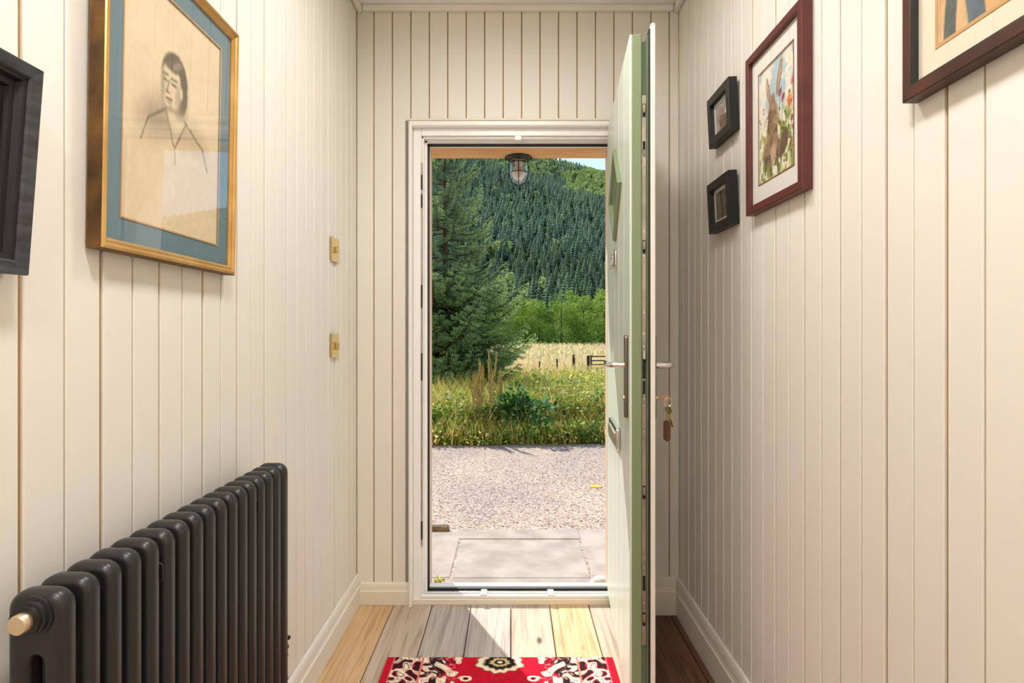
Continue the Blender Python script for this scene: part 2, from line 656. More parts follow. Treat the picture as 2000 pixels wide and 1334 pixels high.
# cornice strips
for nm, mb, lb in (('trim_1', MB().box(XL + 0.028, XR - 0.028, YF - 0.022, YF, ZC - 0.027, ZC, 0.004), 'cream cornice strip above the front door'),
               ('trim_2', MB().box(XL, XL + 0.026, YB, YF, ZC - 0.03, ZC, 0.006), 'cream cornice strip over the radiator wall'),
               ('trim_3', MB().box(XR - 0.026, XR, YB, YF, ZC - 0.03, ZC, 0.006), 'cream cornice strip over the hare picture wall')):
    tag(mb.build(nm, cream), lb, kind='structure')

# ------------------------------------------------------------------ fill lights added on the ceiling, out of view, to brighten the hall
fill_glow = emit_mat('fill_disc', (1.0, 0.97, 0.94), FILL)
fill_glow_dim = emit_mat('fill_disc_dim', (1.0, 0.97, 0.94), FILL * 0.62)
for xx, yy, lb in ((0.0, 1.6, 'added fill light on the hall ceiling nearest the front door'), (-0.05, 0.45, 'added fill light on the ceiling in the middle of the hall'), (-0.05, -0.75, 'added fill light on the ceiling at the inner end of the hall')):
    t = empty('fill_light', (xx, yy, ZC), label=lb, cat='lamp', group='added hall fill lights')
    MB().lathe([(0.17, 0), (0.175, -0.006), (0.175, -0.034), (0.168, -0.038), (0.150, -0.038), (0.150, -0.018), (0.0, -0.018)], n=40).build('rim', brass, t, smooth=True)
    MB().lathe([(0.149, -0.020), (0.149, -0.026), (0.10, -0.030), (0.001, -0.032)], n=40).build('diffuser', fill_glow_dim if yy > 1 else fill_glow, t, smooth=True)

# ------------------------------------------------------------------ door frame
fr = empty('trim_4', (0, YF, ZL), label='white front door frame with sill and seals', kind='structure')
JL, JR, JI, JRI = -0.4365, 0.50, -0.399, 0.462       # outer and inner edges of the frame faces (left, right)
ztop = 2.106 - ZL
zin = 2.067 - ZL
MB().box(JL, JI, 0, 0.12, 0, ztop, 0.003).build('jamb', upvc, fr)
MB().box(JRI, JR, 0, 0.12, 0, ztop, 0.003).build('jamb', upvc, fr)
MB().box(JI, JRI, 0, 0.12, zin, ztop, 0.003).build('head', upvc, fr)
MB().box(JI, -0.390, 0.012, 0.12, 0.03, zin, 0.002).build('bead', upvc, fr)
MB().box(0.453, JRI, 0.012, 0.12, 0.03, zin, 0.002).build('bead', upvc, fr)
MB().box(JI, JRI, 0.012, 0.12, zin - 0.009, zin, 0.002).build('bead', upvc, fr)
MB().box(-0.392, -0.3795, 0.045, 0.12, 0.03, zin - 0.004, 0.001).build('rebate', upvc, fr)
MB().box(0.442, 0.4545, 0.045, 0.12, 0.03, zin - 0.004, 0.001).build('rebate', upvc, fr)
MB().box(-0.392, 0.4545, 0.045, 0.12, zin - 0.017, zin - 0.004, 0.001).build('rebate', upvc, fr)
zs = zin - 0.018
MB().box(-0.3815, -0.372, 0.06, 0.07, 0.03, zs, 0.001).build('seal', seal, fr)
MB().box(0.434, 0.4435, 0.06, 0.07, 0.03, zs, 0.001).build('seal', seal, fr)
MB().box(-0.3815, 0.4435, 0.06, 0.07, zs - 0.009, zs + 0.002, 0.001).build('seal', seal, fr)
MB().box(-0.40, -0.3735, 0.1, 0.16, 0.0, zs + 0.05, 0.001).build('outer_stop', peach, fr)
MB().box(0.436, 0.462, 0.1, 0.16, 0.0, zs + 0.05, 0.001).build('outer_stop', peach, fr)
# architrave
MB().box(-0.4508, JL + 0.001, -0.036, 0.004, -0.006, 2.118 - ZL, 0.005).build('architrave', white_gloss, fr)
MB().box(JR - 0.001, 0.5143, -0.03, 0.004, -0.04, 2.118 - ZL, 0.005).build('architrave', white_gloss, fr)
MB().box(-0.4508, 0.5143, -0.03, 0.004, ztop - 0.006, 2.124 - ZL, 0.005).build('architrave', white_gloss, fr)
MB().box(-0.4508, 0.5143, -0.03, 0.004, 2.1245 - ZL, 2.1335 - ZL, 0.002).build('cap_strip', cream_trim, fr)
MB().box(0.5143 - 0.03, 0.53, 0.0, 0.012, -0.03, OZ - ZL, 0.001).build('filler_strip', cream, fr)
MB().box(-0.4706, -0.445, 0.0, 0.012, -0.0, OZ - ZL, 0.001).build('filler_strip', cream, fr)
# sill
MB().box(JL, JR, -0.018, 0.12, -0.002, 0.026, 0.003).build('sill_board', cream_trim, fr)
MB().box(JI, JRI, -0.012, 0.006, 0.026, 0.040, 0.003).build('sill_nosing', upvc, fr)
MB().box(JI, JRI, 0.006, 0.12, 0.026, 0.030).build('sill_channel', steel, fr)
MB().box(JI, JRI, 0.024, 0.034, 0.030, 0.037, 0.001).build('sill_ridge', upvc, fr)
MB().box(-0.381, 0.443, 0.062, 0.075, 0.030, 0.037, 0.001).build('seal', seal, fr)
MB().box(-0.381, 0.443, 0.09, 0.125, 0.026, 0.0385, 0.002).build('sill_outer_ridge', upvc, fr)
for px in (-0.124, 0.171):
    MB().box(px - 0.014, px + 0.014, -0.0145, 0.036, 0.036, 0.0475, 0.003).build('sill_clip', upvc, fr)
MB().box(0.012, 0.042, -0.002, 0.046, zin - 0.019, zin + 0.001, 0.002).build('head_clip', upvc, fr)
MB().box(-0.3995, -0.3955, -0.001, 0.012, 0.25, 1.94, 0.0008).build('strike_plate', steel, fr)
for z0, z1 in ((1.82, 1.885), (1.74, 1.80), (1.30, 1.40), (0.98, 1.1), (0.28, 0.36)):
    MB().box(-0.4005, -0.3950, -0.0016, 0.010, z0, z1).build('strike_slot', dark_hole, fr)

# ------------------------------------------------------------------ outer wall, beam, lamp
ow_poly = [(-5, -0.4), (-0.428, -0.4), (-0.428, 2.20), (0.50, 2.20), (0.50, -0.4), (5, -0.4), (5, 3.6), (-5, 3.6)]
ow = MB().extrude(ow_poly, 'Y', 2.722, 3.06).build('wall_outside', render_white)
tag(ow, 'thick white rendered house wall outside the door', kind='structure')
bm_ = MB().box(-1.0, 1.05, 3.062, 3.26, 2.16, 2.38, 0.008).build('beam_1', oak)
tag(bm_, 'oak beam over the doorway', kind='structure')

lp = empty('porch_lamp', (0.036, 3.225, 2.16), label='caged ship lamp hanging under the oak beam', cat='lamp')
MB().lathe([(0.0, 0), (0.062, 0), (0.064, -0.006), (0.060, -0.012), (0.05, -0.016), (0.0, -0.016)], n=28).build('base', rad_blk2, lp, smooth=True)
for s in (-1, 1):
    MB().lathe([(0.0, 0), (0.010, 0), (0.010, -0.014), (0.0, -0.014)], (s * 0.058, 0, 0), n=10).build('wing_nut', rad_blk2, lp, smooth=True)
MB().lathe([(0.018, -0.016), (0.018, -0.05), (0.0, -0.052)], n=16).build('lamp_holder', mat('porcelain', (232, 222, 206), 0.3), lp, smooth=True)
MB().lathe([(0.012, -0.045), (0.024, -0.064), (0.032, -0.086), (0.025, -0.108), (0.001, -0.118)], n=16).build('bulb', mat('frosted_bulb', (242, 236, 226), 0.35), lp, smooth=True)
MB().lathe([(0.043, -0.014), (0.043, -0.085), (0.039, -0.105), (0.028, -0.124), (0.012, -0.134), (0.001, -0.136)], n=28).build('glass', lamp_glass, lp, smooth=True)
for k in range(4):
    a = math.pi / 2 * k
    pts = [(0.047, -0.012), (0.048, -0.085), (0.044, -0.107), (0.032, -0.128), (0.014, -0.139), (0.0, -0.141)]
    MB().tube([(r * math.sin(a), -r * math.cos(a), z) for r, z in pts], 0.0024, 6).build('cage_bar', rad_blk2, lp, smooth=True)
for z in (-0.032, -0.080):
    MB().tube([(0.048 * math.sin(2 * math.pi * k / 28), -0.048 * math.cos(2 * math.pi * k / 28), z) for k in range(29)], 0.0022, 6).build('cage_ring', rad_blk2, lp, smooth=True)

lp.scale = (1.1, 1.1, 1.1)

# ------------------------------------------------------------------ the open front door
HX, HY_, NX, NY = 0.419, 2.592, 0.3536, 1.774
L = math.hypot(NX - HX, NY - HY_)
dr = empty('door_1', (HX, HY_, 0.0), (0, 0, math.atan2(NY - HY_, NX - HX)), label='sage green front door standing open into the hall', kind='structure')
Z0, Z1 = 0.062, 2.097
MB().box(0, L, 0.006, 0.036, Z0, Z1, 0.003).build('leaf', green_plain, dr)
pw = L / 5
for k in range(5):
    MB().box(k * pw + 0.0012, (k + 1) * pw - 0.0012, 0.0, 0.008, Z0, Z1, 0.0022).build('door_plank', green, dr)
MB().box(0, L - 0.010, 0.036, 0.050, Z0, Z1 - 0.02).build('edge_channel', green_dark, dr)
MB().box(0, L - 0.001, 0.050, 0.056, Z0, Z1 - 0.004, 0.001).build('edge_lip', green_dark, dr)
MB().box(0.0, L + 0.002, 0.056, 0.0605, Z0 - 0.01, Z1 + 0.014, 0.001).build('door_seal', seal, dr)
MB().box(0.004, L + 0.010, 0.0605, 0.0745, Z0 - 0.02, Z1 + 0.026, 0.002).build('inner_panel', cream, dr)
ls = MB().box(L - 0.012, L - 0.006, 0.0365, 0.0495, 0.26, 1.915, 0.0008).build('lock_strip', steel, dr)


def zpx(y):
    return CAMZ + (650 - y) * 1.774 / F


for yy, hh in ((290, 0.045), (760, 0.05), (1140, 0.045)):
    MB().box(L - 0.0075, L - 0.0052, 0.0392, 0.0468, zpx(yy) - hh / 2, zpx(yy) + hh / 2).build('slot', dark_hole, ls)
for yy in (292, 770):
    MB().box(L - 0.0065, L - 0.003, 0.0405, 0.0455, zpx(yy + 5) - 0.012, zpx(yy + 5) + 0.008, 0.001).build('dead_bolt', chrome, ls)
for yy in (215, 482, 962, 1210):
    MB().box(L - 0.0075, L - 0.0051, 0.0388, 0.0472, zpx(yy) - 0.02, zpx(yy) + 0.02).build('slot', dark_hole, ls)
    MB().lathe([(0.0, 0), (0.0035, 0), (0.0042, 0.004), (0.0042, 0.02), (0.0035, 0.024), (0.0, 0.024)], (L - 0.003, 0.043, zpx(yy) - 0.008), n=12).build('roller_bolt', steel, ls, smooth=True)
MB().box(L - 0.0075, L - 0.0045, 0.0385, 0.0478, zpx(740), zpx(698)).build('slot', dark_hole, ls)
MB().box(L - 0.007, L + 0.005, 0.0395, 0.047, zpx(702), zpx(684), 0.002).build('latch', chrome, ls)
for yy in (255, 325, 345, 452, 500, 610, 651, 676, 793, 843, 990, 1090, 1109, 1178):
    MB().lathe([(0.0, 0.0), (0.003, 0), (0.0028, 0.0006), (0.0, 0.0006)], (L - 0.006, 0.043, zpx(yy)), axis='X', n=10).build('screw', chrome, ls)

# lozenge window, knocker, letter plate
cx, cz = 0.405, 1.71


def lozenge(d, y, a=0.19, b=0.172):
    return [(cx + (a - d), y, cz), (cx, y, cz + (b - d)), (cx - (a - d), y, cz), (cx, y, cz - (b - d))]


prof = [(0.0, 0.0), (0.0, -0.008), (0.008, -0.015), (0.018, -0.012), (0.023, 0.0)]
mb = MB()
vs = []
for d, yv in prof:
    vs += lozenge(d, yv)
fs = []
for i in range(len(prof)):
    for k in range(4):
        i2, k2 = (i + 1) % len(prof), (k + 1) % 4
        fs.append((i * 4 + k, i * 4 + k2, i2 * 4 + k2, i2 * 4 + k))
mb.add(vs, fs)
lz = mb.build('lozenge_window', green_plain, dr)
mb = MB()
mb.add(lozenge(0.022, -0.003) + lozenge(0.022, -0.0015), [(0, 1, 2, 3), (7, 6, 5, 4), (0, 4, 5, 1), (1, 5, 6, 2), (2, 6, 7, 3), (3, 7, 4, 0)])
mb.build('pane', mat('obscure_glass', (120, 140, 128), 0.08, spec=0.9, bump=0.15, bscale=40), lz)
kn = MB().rplate(0.405, 1.472, 0.045, 0.075, 0.02, -0.008, 0.0, 0.003).build('knocker', chrome, dr, smooth=True)
MB().tube([(0.405 + 0.024 * math.sin(a), -0.016, 1.462 - 0.028 * math.cos(a)) for a in [2 * math.pi * k / 20 for k in range(21)]], 0.004, 8).build('knocker_ring', chrome, kn, smooth=True)
lpm = MB().rplate(0.405, 0.83, 0.30, 0.075, 0.008, -0.016, 0.0, 0.004).build('letter_plate', chrome, dr, smooth=True)
MB().rplate(0.405, 0.83, 0.25, 0.042, 0.004, -0.021, -0.014, 0.002).build('letter_flap', steel, lpm, smooth=True)


plate_steel = mat('bronzed_steel', (128, 118, 104), 0.3, 0.9)


def lever(side):
    s = -1 if side == 0 else 1
    y0 = 0.0 if side == 0 else 0.0745
    hx = L - 0.052
    a, b = sorted((y0, y0 + s * 0.011))
    pl = MB().rplate(hx, 1.065, 0.030, 0.255, 0.010, a, b, 0.003).build('handle_plate', plate_steel, dr, smooth=True)
    pts = [(hx, y0 + s * 0.008, 1.10), (hx, y0 + s * 0.042, 1.10), (hx - 0.004, y0 + s * 0.052, 1.10), (hx - 0.014, y0 + s * 0.058, 1.10), (hx - 0.06, y0 + s * 0.060, 1.101), (hx - 0.112, y0 + s * 0.058, 1.10)]
    MB().tube(pts, [0.0095, 0.0095, 0.0098, 0.0098, 0.0092, 0.0085], 14).build('lever', chrome, pl, smooth=True)
    MB().lathe([(0.0, 0), (0.0085, 0), (0.0085, s * 0.004), (0.0, s * 0.004)], (hx, y0 + s * 0.011, 0.999), axis='Y', n=16).build('cylinder', brass_dull, pl, smooth=True)


lever(0)
lever(1)

# keys in the lock, on the inside of the door
ca, sa = math.cos(dr.rotation_euler.z), math.sin(dr.rotation_euler.z)


def door_pt(x, y, z):
    return (HX + ca * x - sa * y, HY_ + sa * x + ca * y, z)


ks = empty('bunch_of_keys', door_pt(L - 0.052, 0.092, 0.999), (0, 0, dr.rotation_euler.z), label='bunch of keys hanging from the lock of the open door', cat='keys')


def key_shape(mb, o, up, side, ln):
    o, up, side = Vector(o), Vector(up).normalized(), Vector(side).normalized()
    nrm = up.cross(side)
    n = 18
    rings = []
    for off in (-0.001, 0.001):
        rings.append([o + up * (0.013 * math.cos(2 * math.pi * k / n)) + side * (0.013 * math.sin(2 * math.pi * k / n)) + nrm * off for k in range(n)])
    mb.add(rings[0] + rings[1], [tuple(range(n)), tuple(range(2 * n - 1, n - 1, -1))] + [(k, (k + 1) % n, n + (k + 1) % n, n + k) for k in range(n)])
    q = [(-0.004, -0.011), (0.004, -0.011), (0.004, -0.011 - ln), (0.0, -0.014 - ln), (-0.004, -0.011 - ln)]
    a = [o + side * s + up * u - nrm * 0.001 for s, u in q]
    b = [o + side * s + up * u + nrm * 0.001 for s, u in q]
    mb.add(a + b, [(0, 1, 2, 3, 4), (9, 8, 7, 6, 5)] + [(k, (k + 1) % 5, 5 + (k + 1) % 5, 5 + k) for k in range(5)])
    return mb


key_shape(MB(), (0, 0.022, 0), (0, 1, 0), (0.35, 0, 0.94), 0.026).build('key', brass_dull, ks)
MB().tube([(0.014 * 0, 0.030 + 0.012 * math.sin(a), -0.012 + 0.013 * math.cos(a)) for a in [2 * math.pi * k / 18 for k in range(19)]], 0.0012, 6).build('key_ring', chrome, ks, smooth=True)
key_shape(MB(), (0.003, 0.032, -0.036), (-0.05, -0.22, 1), (0.8, 0.6, 0.1), 0.040).build('key', mat('brass_key', (226, 210, 130), 0.25, 0.9), ks)
MB().rplate(0, -0.10, 0.024, 0.066, 0.0118, -0.002, 0.002, 0.0015).build('key_fob', brown_leather, ks, (0.0, 0.027, 0.0), (0, 0, 0.9), smooth=True)
MB().tube([(0, 0.028, -0.022), (0, 0.027, -0.07)], 0.002, 6).build('fob_loop', steel, ks, smooth=True)


# ------------------------------------------------------------------ painted papers (colour on fine grids)
def vnoise(u, v, su, sv, seed=0, octaves=4):
    g = np.random.default_rng(seed)
    out = np.zeros_like(u)
    amp, tot = 1.0, 0.0
    for o in range(octaves):
        tab = g.random((64, 64))
        x, y = u * su * 2 ** o + 7.3 * o, v * sv * 2 ** o + 3.1 * o
        xi, yi = np.floor(x).astype(int), np.floor(y).astype(int)
        fx, fy = x - xi, y - yi
        fx, fy = fx * fx * (3 - 2 * fx), fy * fy * (3 - 2 * fy)
        a = tab[yi % 64, xi % 64]; b = tab[yi % 64, (xi + 1) % 64]
        c = tab[(yi + 1) % 64, xi % 64]; d = tab[(yi + 1) % 64, (xi + 1) % 64]
        out += amp * ((a * (1 - fx) + b * fx) * (1 - fy) + (c * (1 - fx) + d * fx) * fy)
        tot += amp
        amp *= 0.5
    return out / tot


def sstep(a, b, x):
    t = np.clip((x - a) / (b - a), 0, 1)
    return t * t * (3 - 2 * t)


def ell(u, v, cu, cv, ru, rv, rot=0.0, soft=0.15):
    x, y = u - cu, v - cv
    c, s = math.cos(rot), math.sin(rot)
    p, q = (c * x + s * y) / ru, (-s * x + c * y) / rv
    return 1 - sstep(1 - soft, 1 + soft, np.sqrt(p * p + q * q))


def seg(u, v, a, b, w, soft=0.5):
    ax, ay = a; bx, by = b
    dx, dy = bx - ax, by - ay
    t = np.clip(((u - ax) * dx + (v - ay) * dy) / (dx * dx + dy * dy), 0, 1)
    d = np.hypot(u - ax - t * dx, v - ay - t * dy)
    return 1 - sstep(w * (1 - soft), w * (1 + soft), d)


def over(c, m, col, a=1.0):
    m = (m * a)[..., None]
    return c * (1 - m) + np.array(col, float) * m


def painted(name, w, h, nx, nz, fn, parent, loc, material=None):
    u, v = np.meshgrid(np.linspace(0, 1, nx), np.linspace(0, 1, nz))       # v upwards
    c = lin_np(fn(u, v))
    x, z = (u - 0.5) * w, (v - 0.5) * h
    co = np.stack([x, np.zeros_like(x), z], -1).reshape(-1, 3)
    i = np.arange(nx * nz).reshape(nz, nx)
    f = np.stack([i[:-1, :-1], i[:-1, 1:], i[1:, 1:], i[1:, :-1]], -1).reshape(-1, 4)
    me = arr_mesh(name, co, f, material or print_mat, c.reshape(-1, 3))
    return link(name, me, parent, loc)


def sketch(u, v):
    # plain pencil study of a head and shoulders, turned to one side, on aged paper
    c = np.zeros(u.shape + (3,)) + np.array([228, 208, 174.])
    c -= (vnoise(u, v, 5, 5, 1) - 0.5)[..., None] * 14
    g = vnoise(u, v, 30, 34, 2)
    U, V = u + (g - 0.5) * 0.012, v + (g - 0.5) * 0.009
    pen, mid, skin = [92, 84, 68], [150, 134, 108], [224, 204, 170]
    c = over(c, ell(u, v, 0.30, 0.47, 0.16, 0.09, 0.5, 0.95), mid, 0.55)
    # coat: two sloping shoulders fading out downwards
    fade = sstep(0.34, 0.50, v)
    c = over(c, ell(U, V, 0.34, 0.41, 0.2, 0.10, 0.0, 0.7) * fade, mid, 0.6)
    c = over(c, ell(U, V, 0.66, 0.41, 0.18, 0.10, 0.0, 0.7) * fade, mid, 0.5)
    for a, b, w in (((0.40, 0.53), (0.22, 0.44), 0.007), ((0.58, 0.52), (0.80, 0.43), 0.006), ((0.22, 0.44), (0.16, 0.34), 0.005), ((0.80, 0.43), (0.86, 0.34), 0.005), ((0.39, 0.51), (0.47, 0.38), 0.006), ((0.60, 0.51), (0.49, 0.38), 0.006), ((0.48, 0.38), (0.49, 0.30), 0.004)):
        c = over(c, seg(U, V, a, b, w, 0.9), pen, 0.6)
    c = over(c, ell(U, V, 0.49, 0.52, 0.085, 0.075, 0, 0.3), skin, 1)                      # neck and shirt
    c = over(c, ell(U, V, 0.54, 0.545, 0.06, 0.03, 0.2, 0.8), pen, 0.5)
    c = over(c, ell(U, V, 0.475, 0.675, 0.135, 0.115, 0.0, 0.10), pen, 0.92)                # hair
    c = over(c, ell(U, V, 0.555, 0.63, 0.055, 0.085, 0.0, 0.25), pen, 0.9)
    c = over(c, ell(U, V, 0.44, 0.635, 0.105, 0.105, -0.08, 0.10), skin, 1)                 # face
    c = over(c, ell(U, V, 0.45, 0.722, 0.08, 0.022, 0.0, 0.4), pen, 0.85)
    c = over(c, ell(U, V, 0.50, 0.74, 0.05, 0.018, 0.4, 0.6), [190, 172, 142], 0.5)
    c = over(c, ell(U, V, 0.52, 0.60, 0.035, 0.06, 0, 0.8), mid, 0.6)
    c = over(c, ell(U, V, 0.545, 0.632, 0.018, 0.026, 0, 0.4), skin, 0.9)                   # ear
    for ex, w in ((0.375, 0.026), (0.465, 0.030)):
        c = over(c, ell(U, V, ex, 0.648, w, 0.007, 0, 0.6), pen, 0.85)
        c = over(c, seg(U, V, (ex - w, 0.668), (ex + w, 0.673), 0.006, 0.8), pen, 0.65)
    c = over(c, seg(U, V, (0.415, 0.65), (0.392, 0.605), 0.008, 0.9), mid, 0.9)
    c = over(c, ell(U, V, 0.40, 0.600, 0.022, 0.006, 0, 0.7), pen, 0.6)
    c = over(c, seg(U, V, (0.385, 0.572), (0.445, 0.574), 0.006, 0.8), pen, 0.75)
    c = over(c, ell(U, V, 0.415, 0.558, 0.025, 0.006, 0, 0.8), mid, 0.7)
    c = over(c, ell(U, V, 0.43, 0.532, 0.06, 0.012, 0.1, 0.9), mid, 0.7)
    c = over(c, ell(U, V, 0.352, 0.62, 0.018, 0.07, 0, 0.9), mid, 0.7)
    c += (g - 0.5)[..., None] * 12
    return c


def hare(u, v):
    n1, n2, n3 = vnoise(u, v, 6, 8, 3), vnoise(u, v, 14, 18, 4), vnoise(u, v, 40, 56, 5, 3)
    c = np.zeros(u.shape + (3,)) + np.array([238, 232, 214.])
    c = over(c, sstep(0.42, 0.62, n1) * sstep(0.42, 0.7, v), [150, 190, 206], 0.75)
    c = over(c, sstep(0.36, 0.6, n2) * (1 - sstep(0.35, 0.62, v)), [168, 176, 84], 0.8)
    c = over(c, sstep(0.5, 0.62, n2) * (1 - sstep(0.25, 0.55, v)), [116, 134, 52], 0.7)
    c = over(c, ell(u, v, 0.74, 0.38, 0.17, 0.14, 0, 0.6) * sstep(0.4, 0.6, n2), [130, 152, 60], 0.8)
    br, dk, lt = [146, 116, 82], [84, 60, 44], [186, 150, 116]
    w = n3 * 0.06 - 0.03
    U, V = u + w * 0.5, v + w * 0.4
    # ears, head, back, haunches
    c = over(c, ell(U, V, 0.27, 0.79, 0.045, 0.125, 0.38, 0.2), br)
    c = over(c, ell(U, V, 0.26, 0.80, 0.024, 0.10, 0.38, 0.4), [214, 170, 150], 0.9)
    c = over(c, ell(U, V, 0.60, 0.83, 0.055, 0.16, -0.5, 0.2), br)
    c = over(c, ell(U, V, 0.605, 0.835, 0.026, 0.12, -0.5, 0.4), [206, 164, 140], 0.8)
    c = over(c, ell(U, V, 0.40, 0.655, 0.075, 0.075, 0, 0.25), br)
    c = over(c, ell(U, V, 0.41, 0.53, 0.13, 0.13, 0, 0.25), br)
    c = over(c, ell(U, V, 0.38, 0.35, 0.165, 0.20, 0, 0.2), br)
    c = over(c, ell(U, V, 0.24, 0.25, 0.08, 0.12, 0.1, 0.3), br)
    c = over(c, ell(U, V, 0.52, 0.25, 0.075, 0.11, 0, 0.3), br)
    body = np.clip(ell(U, V, 0.38, 0.37, 0.2, 0.3, 0, 0.2), 0, 1)
    c = over(c, body * sstep(0.52, 0.62, n2), dk, 0.6)
    c = over(c, body * sstep(0.55, 0.65, n1), lt, 0.6)
    c = over(c, ell(U, V, 0.42, 0.22, 0.10, 0.07, 0, 0.5), [214, 176, 152], 0.8)
    c = over(c, ell(U, V, 0.20, 0.19, 0.05, 0.04, 0, 0.5), [92, 52, 66], 0.9)
    for a, b in (((0.30, 0.2), (0.36, 0.03)), ((0.52, 0.2), (0.56, 0.05)), ((0.20, 0.16), (0.17, 0.07))):
        c = over(c, seg(U, V, a, b, 0.022), dk, 0.8)
    # leveret beside it
    c = over(c, ell(U, V, 0.72, 0.25, 0.12, 0.085, 0.4, 0.3), dk, 0.9)
    c = over(c, ell(U, V, 0.63, 0.17, 0.07, 0.04, 0, 0.4), dk, 0.7)
    c = over(c, ell(U, V, 0.75, 0.34, 0.10, 0.02, -0.4, 0.4), dk, 0.8)
    # flowers and seed heads
    for fu, fv, r, col in ((0.62, 0.69, 0.05, [126, 58, 92]), (0.70, 0.63, 0.05, [186, 66, 84]), (0.96, 0.70, 0.05, [206, 84, 112]), (0.86, 0.57, 0.065, [232, 130, 40]), (0.88, 0.53, 0.045, [222, 104, 30]), (0.93, 0.40, 0.03, [120, 52, 52]), (0.97, 0.33, 0.03, [110, 46, 50]), (0.90, 0.2, 0.04, [150, 70, 60])):
        c = over(c, ell(U, V, fu, fv, r, r * 0.62, 0.3, 0.4), col, 0.95)
        c = over(c, seg(U, V, (fu, fv), (fu - 0.04, max(fv - 0.25, 0.02)), 0.008), [92, 110, 48], 0.6)
    g = np.random.default_rng(9)
    for k in range(46):
        fu, fv = g.random(), 0.08 + 0.6 * g.random()
        c = over(c, ell(u, v, fu, fv, 0.016, 0.014, 0, 0.4), [96, 62, 48], 0.8)
    c += (n3 - 0.5)[..., None] * 26
    return c


def small_a(u, v):
    n = vnoise(u, v, 6, 5, 21)
    c = np.zeros(u.shape + (3,)) + np.array([170, 160, 156.])
    c = over(c, sstep(0.35, 0.6, n), [136, 120, 110], 0.6)
    c = over(c, ell(u, v, 0.55, 0.35, 0.30, 0.34, 0.3, 0.3), [122, 88, 60], 0.95)
    c = over(c, ell(u, v, 0.40, 0.68, 0.16, 0.15, 0, 0.3), [134, 96, 66], 0.95)
    c = over(c, ell(u, v, 0.82, 0.55, 0.16, 0.12, 0, 0.25), [230, 224, 214], 0.95)
    c = over(c, seg(u, v, (0.32, 0.75), (0.96, 0.75), 0.018), [84, 64, 52], 0.8)
    c = over(c, sstep(0.55, 0.65, n) * (1 - sstep(0.3, 0.45, v)), [84, 62, 50], 0.7)
    return c


def small_b(u, v):
    n = vnoise(u, v, 7, 6, 31)
    c = np.zeros(u.shape + (3,)) + np.array([92, 84, 76.])
    c = over(c, sstep(0.4, 0.62, n), [62, 56, 50], 0.8)
    c = over(c, ell(u, v, 0.50, 0.62, 0.26, 0.24, 0.2, 0.4), [120, 106, 94], 0.85)
    c = over(c, ell(u, v, 0.62, 0.9, 0.2, 0.1, 0, 0.3), [54, 46, 42], 0.9)
    c = over(c, ell(u, v, 0.40, 0.66, 0.05, 0.05, 0, 0.4), [40, 34, 32], 0.9)
    c = over(c, ell(u, v, 0.60, 0.66, 0.05, 0.05, 0, 0.4), [40, 34, 32], 0.9)
    c = over(c, ell(u, v, 0.50, 0.48, 0.07, 0.05, 0, 0.4), [48, 40, 38], 0.9)
    return c


def stripes(u, v):
    n = vnoise(u, v, 5, 3, 41)
    c = np.zeros(u.shape + (3,)) + np.array([214, 174, 120.])
    c = over(c, sstep(0.4, 0.65, n), [224, 186, 140], 0.8)
    x = u + 0.05 * np.sin(v * 5 + 1) * (0.4 + v)
    for cu, wd, col in ((0.105, 0.042, [84, 96, 96]), (0.245, 0.055, [92, 108, 122]), (0.50, 0.06, [82, 72, 64]), (0.62, 0.05, [88, 98, 112]), (0.80, 0.06, [110, 96, 84])):
        c = over(c, (1 - sstep(wd * 0.85, wd * 1.1, np.abs(x - cu + 0.02 * np.sin(v * 9 + cu * 20)))), col, 0.95)
    return c + (vnoise(u, v, 40, 40, 42) - 0.5)[..., None] * 26


def dark_pic(u, v):
    n = vnoise(u, v, 4, 6, 51)
    c = np.zeros(u.shape + (3,)) + np.array([34, 30, 28.])
    return over(c, sstep(0.4, 0.7, n), [66, 52, 42], 0.7)


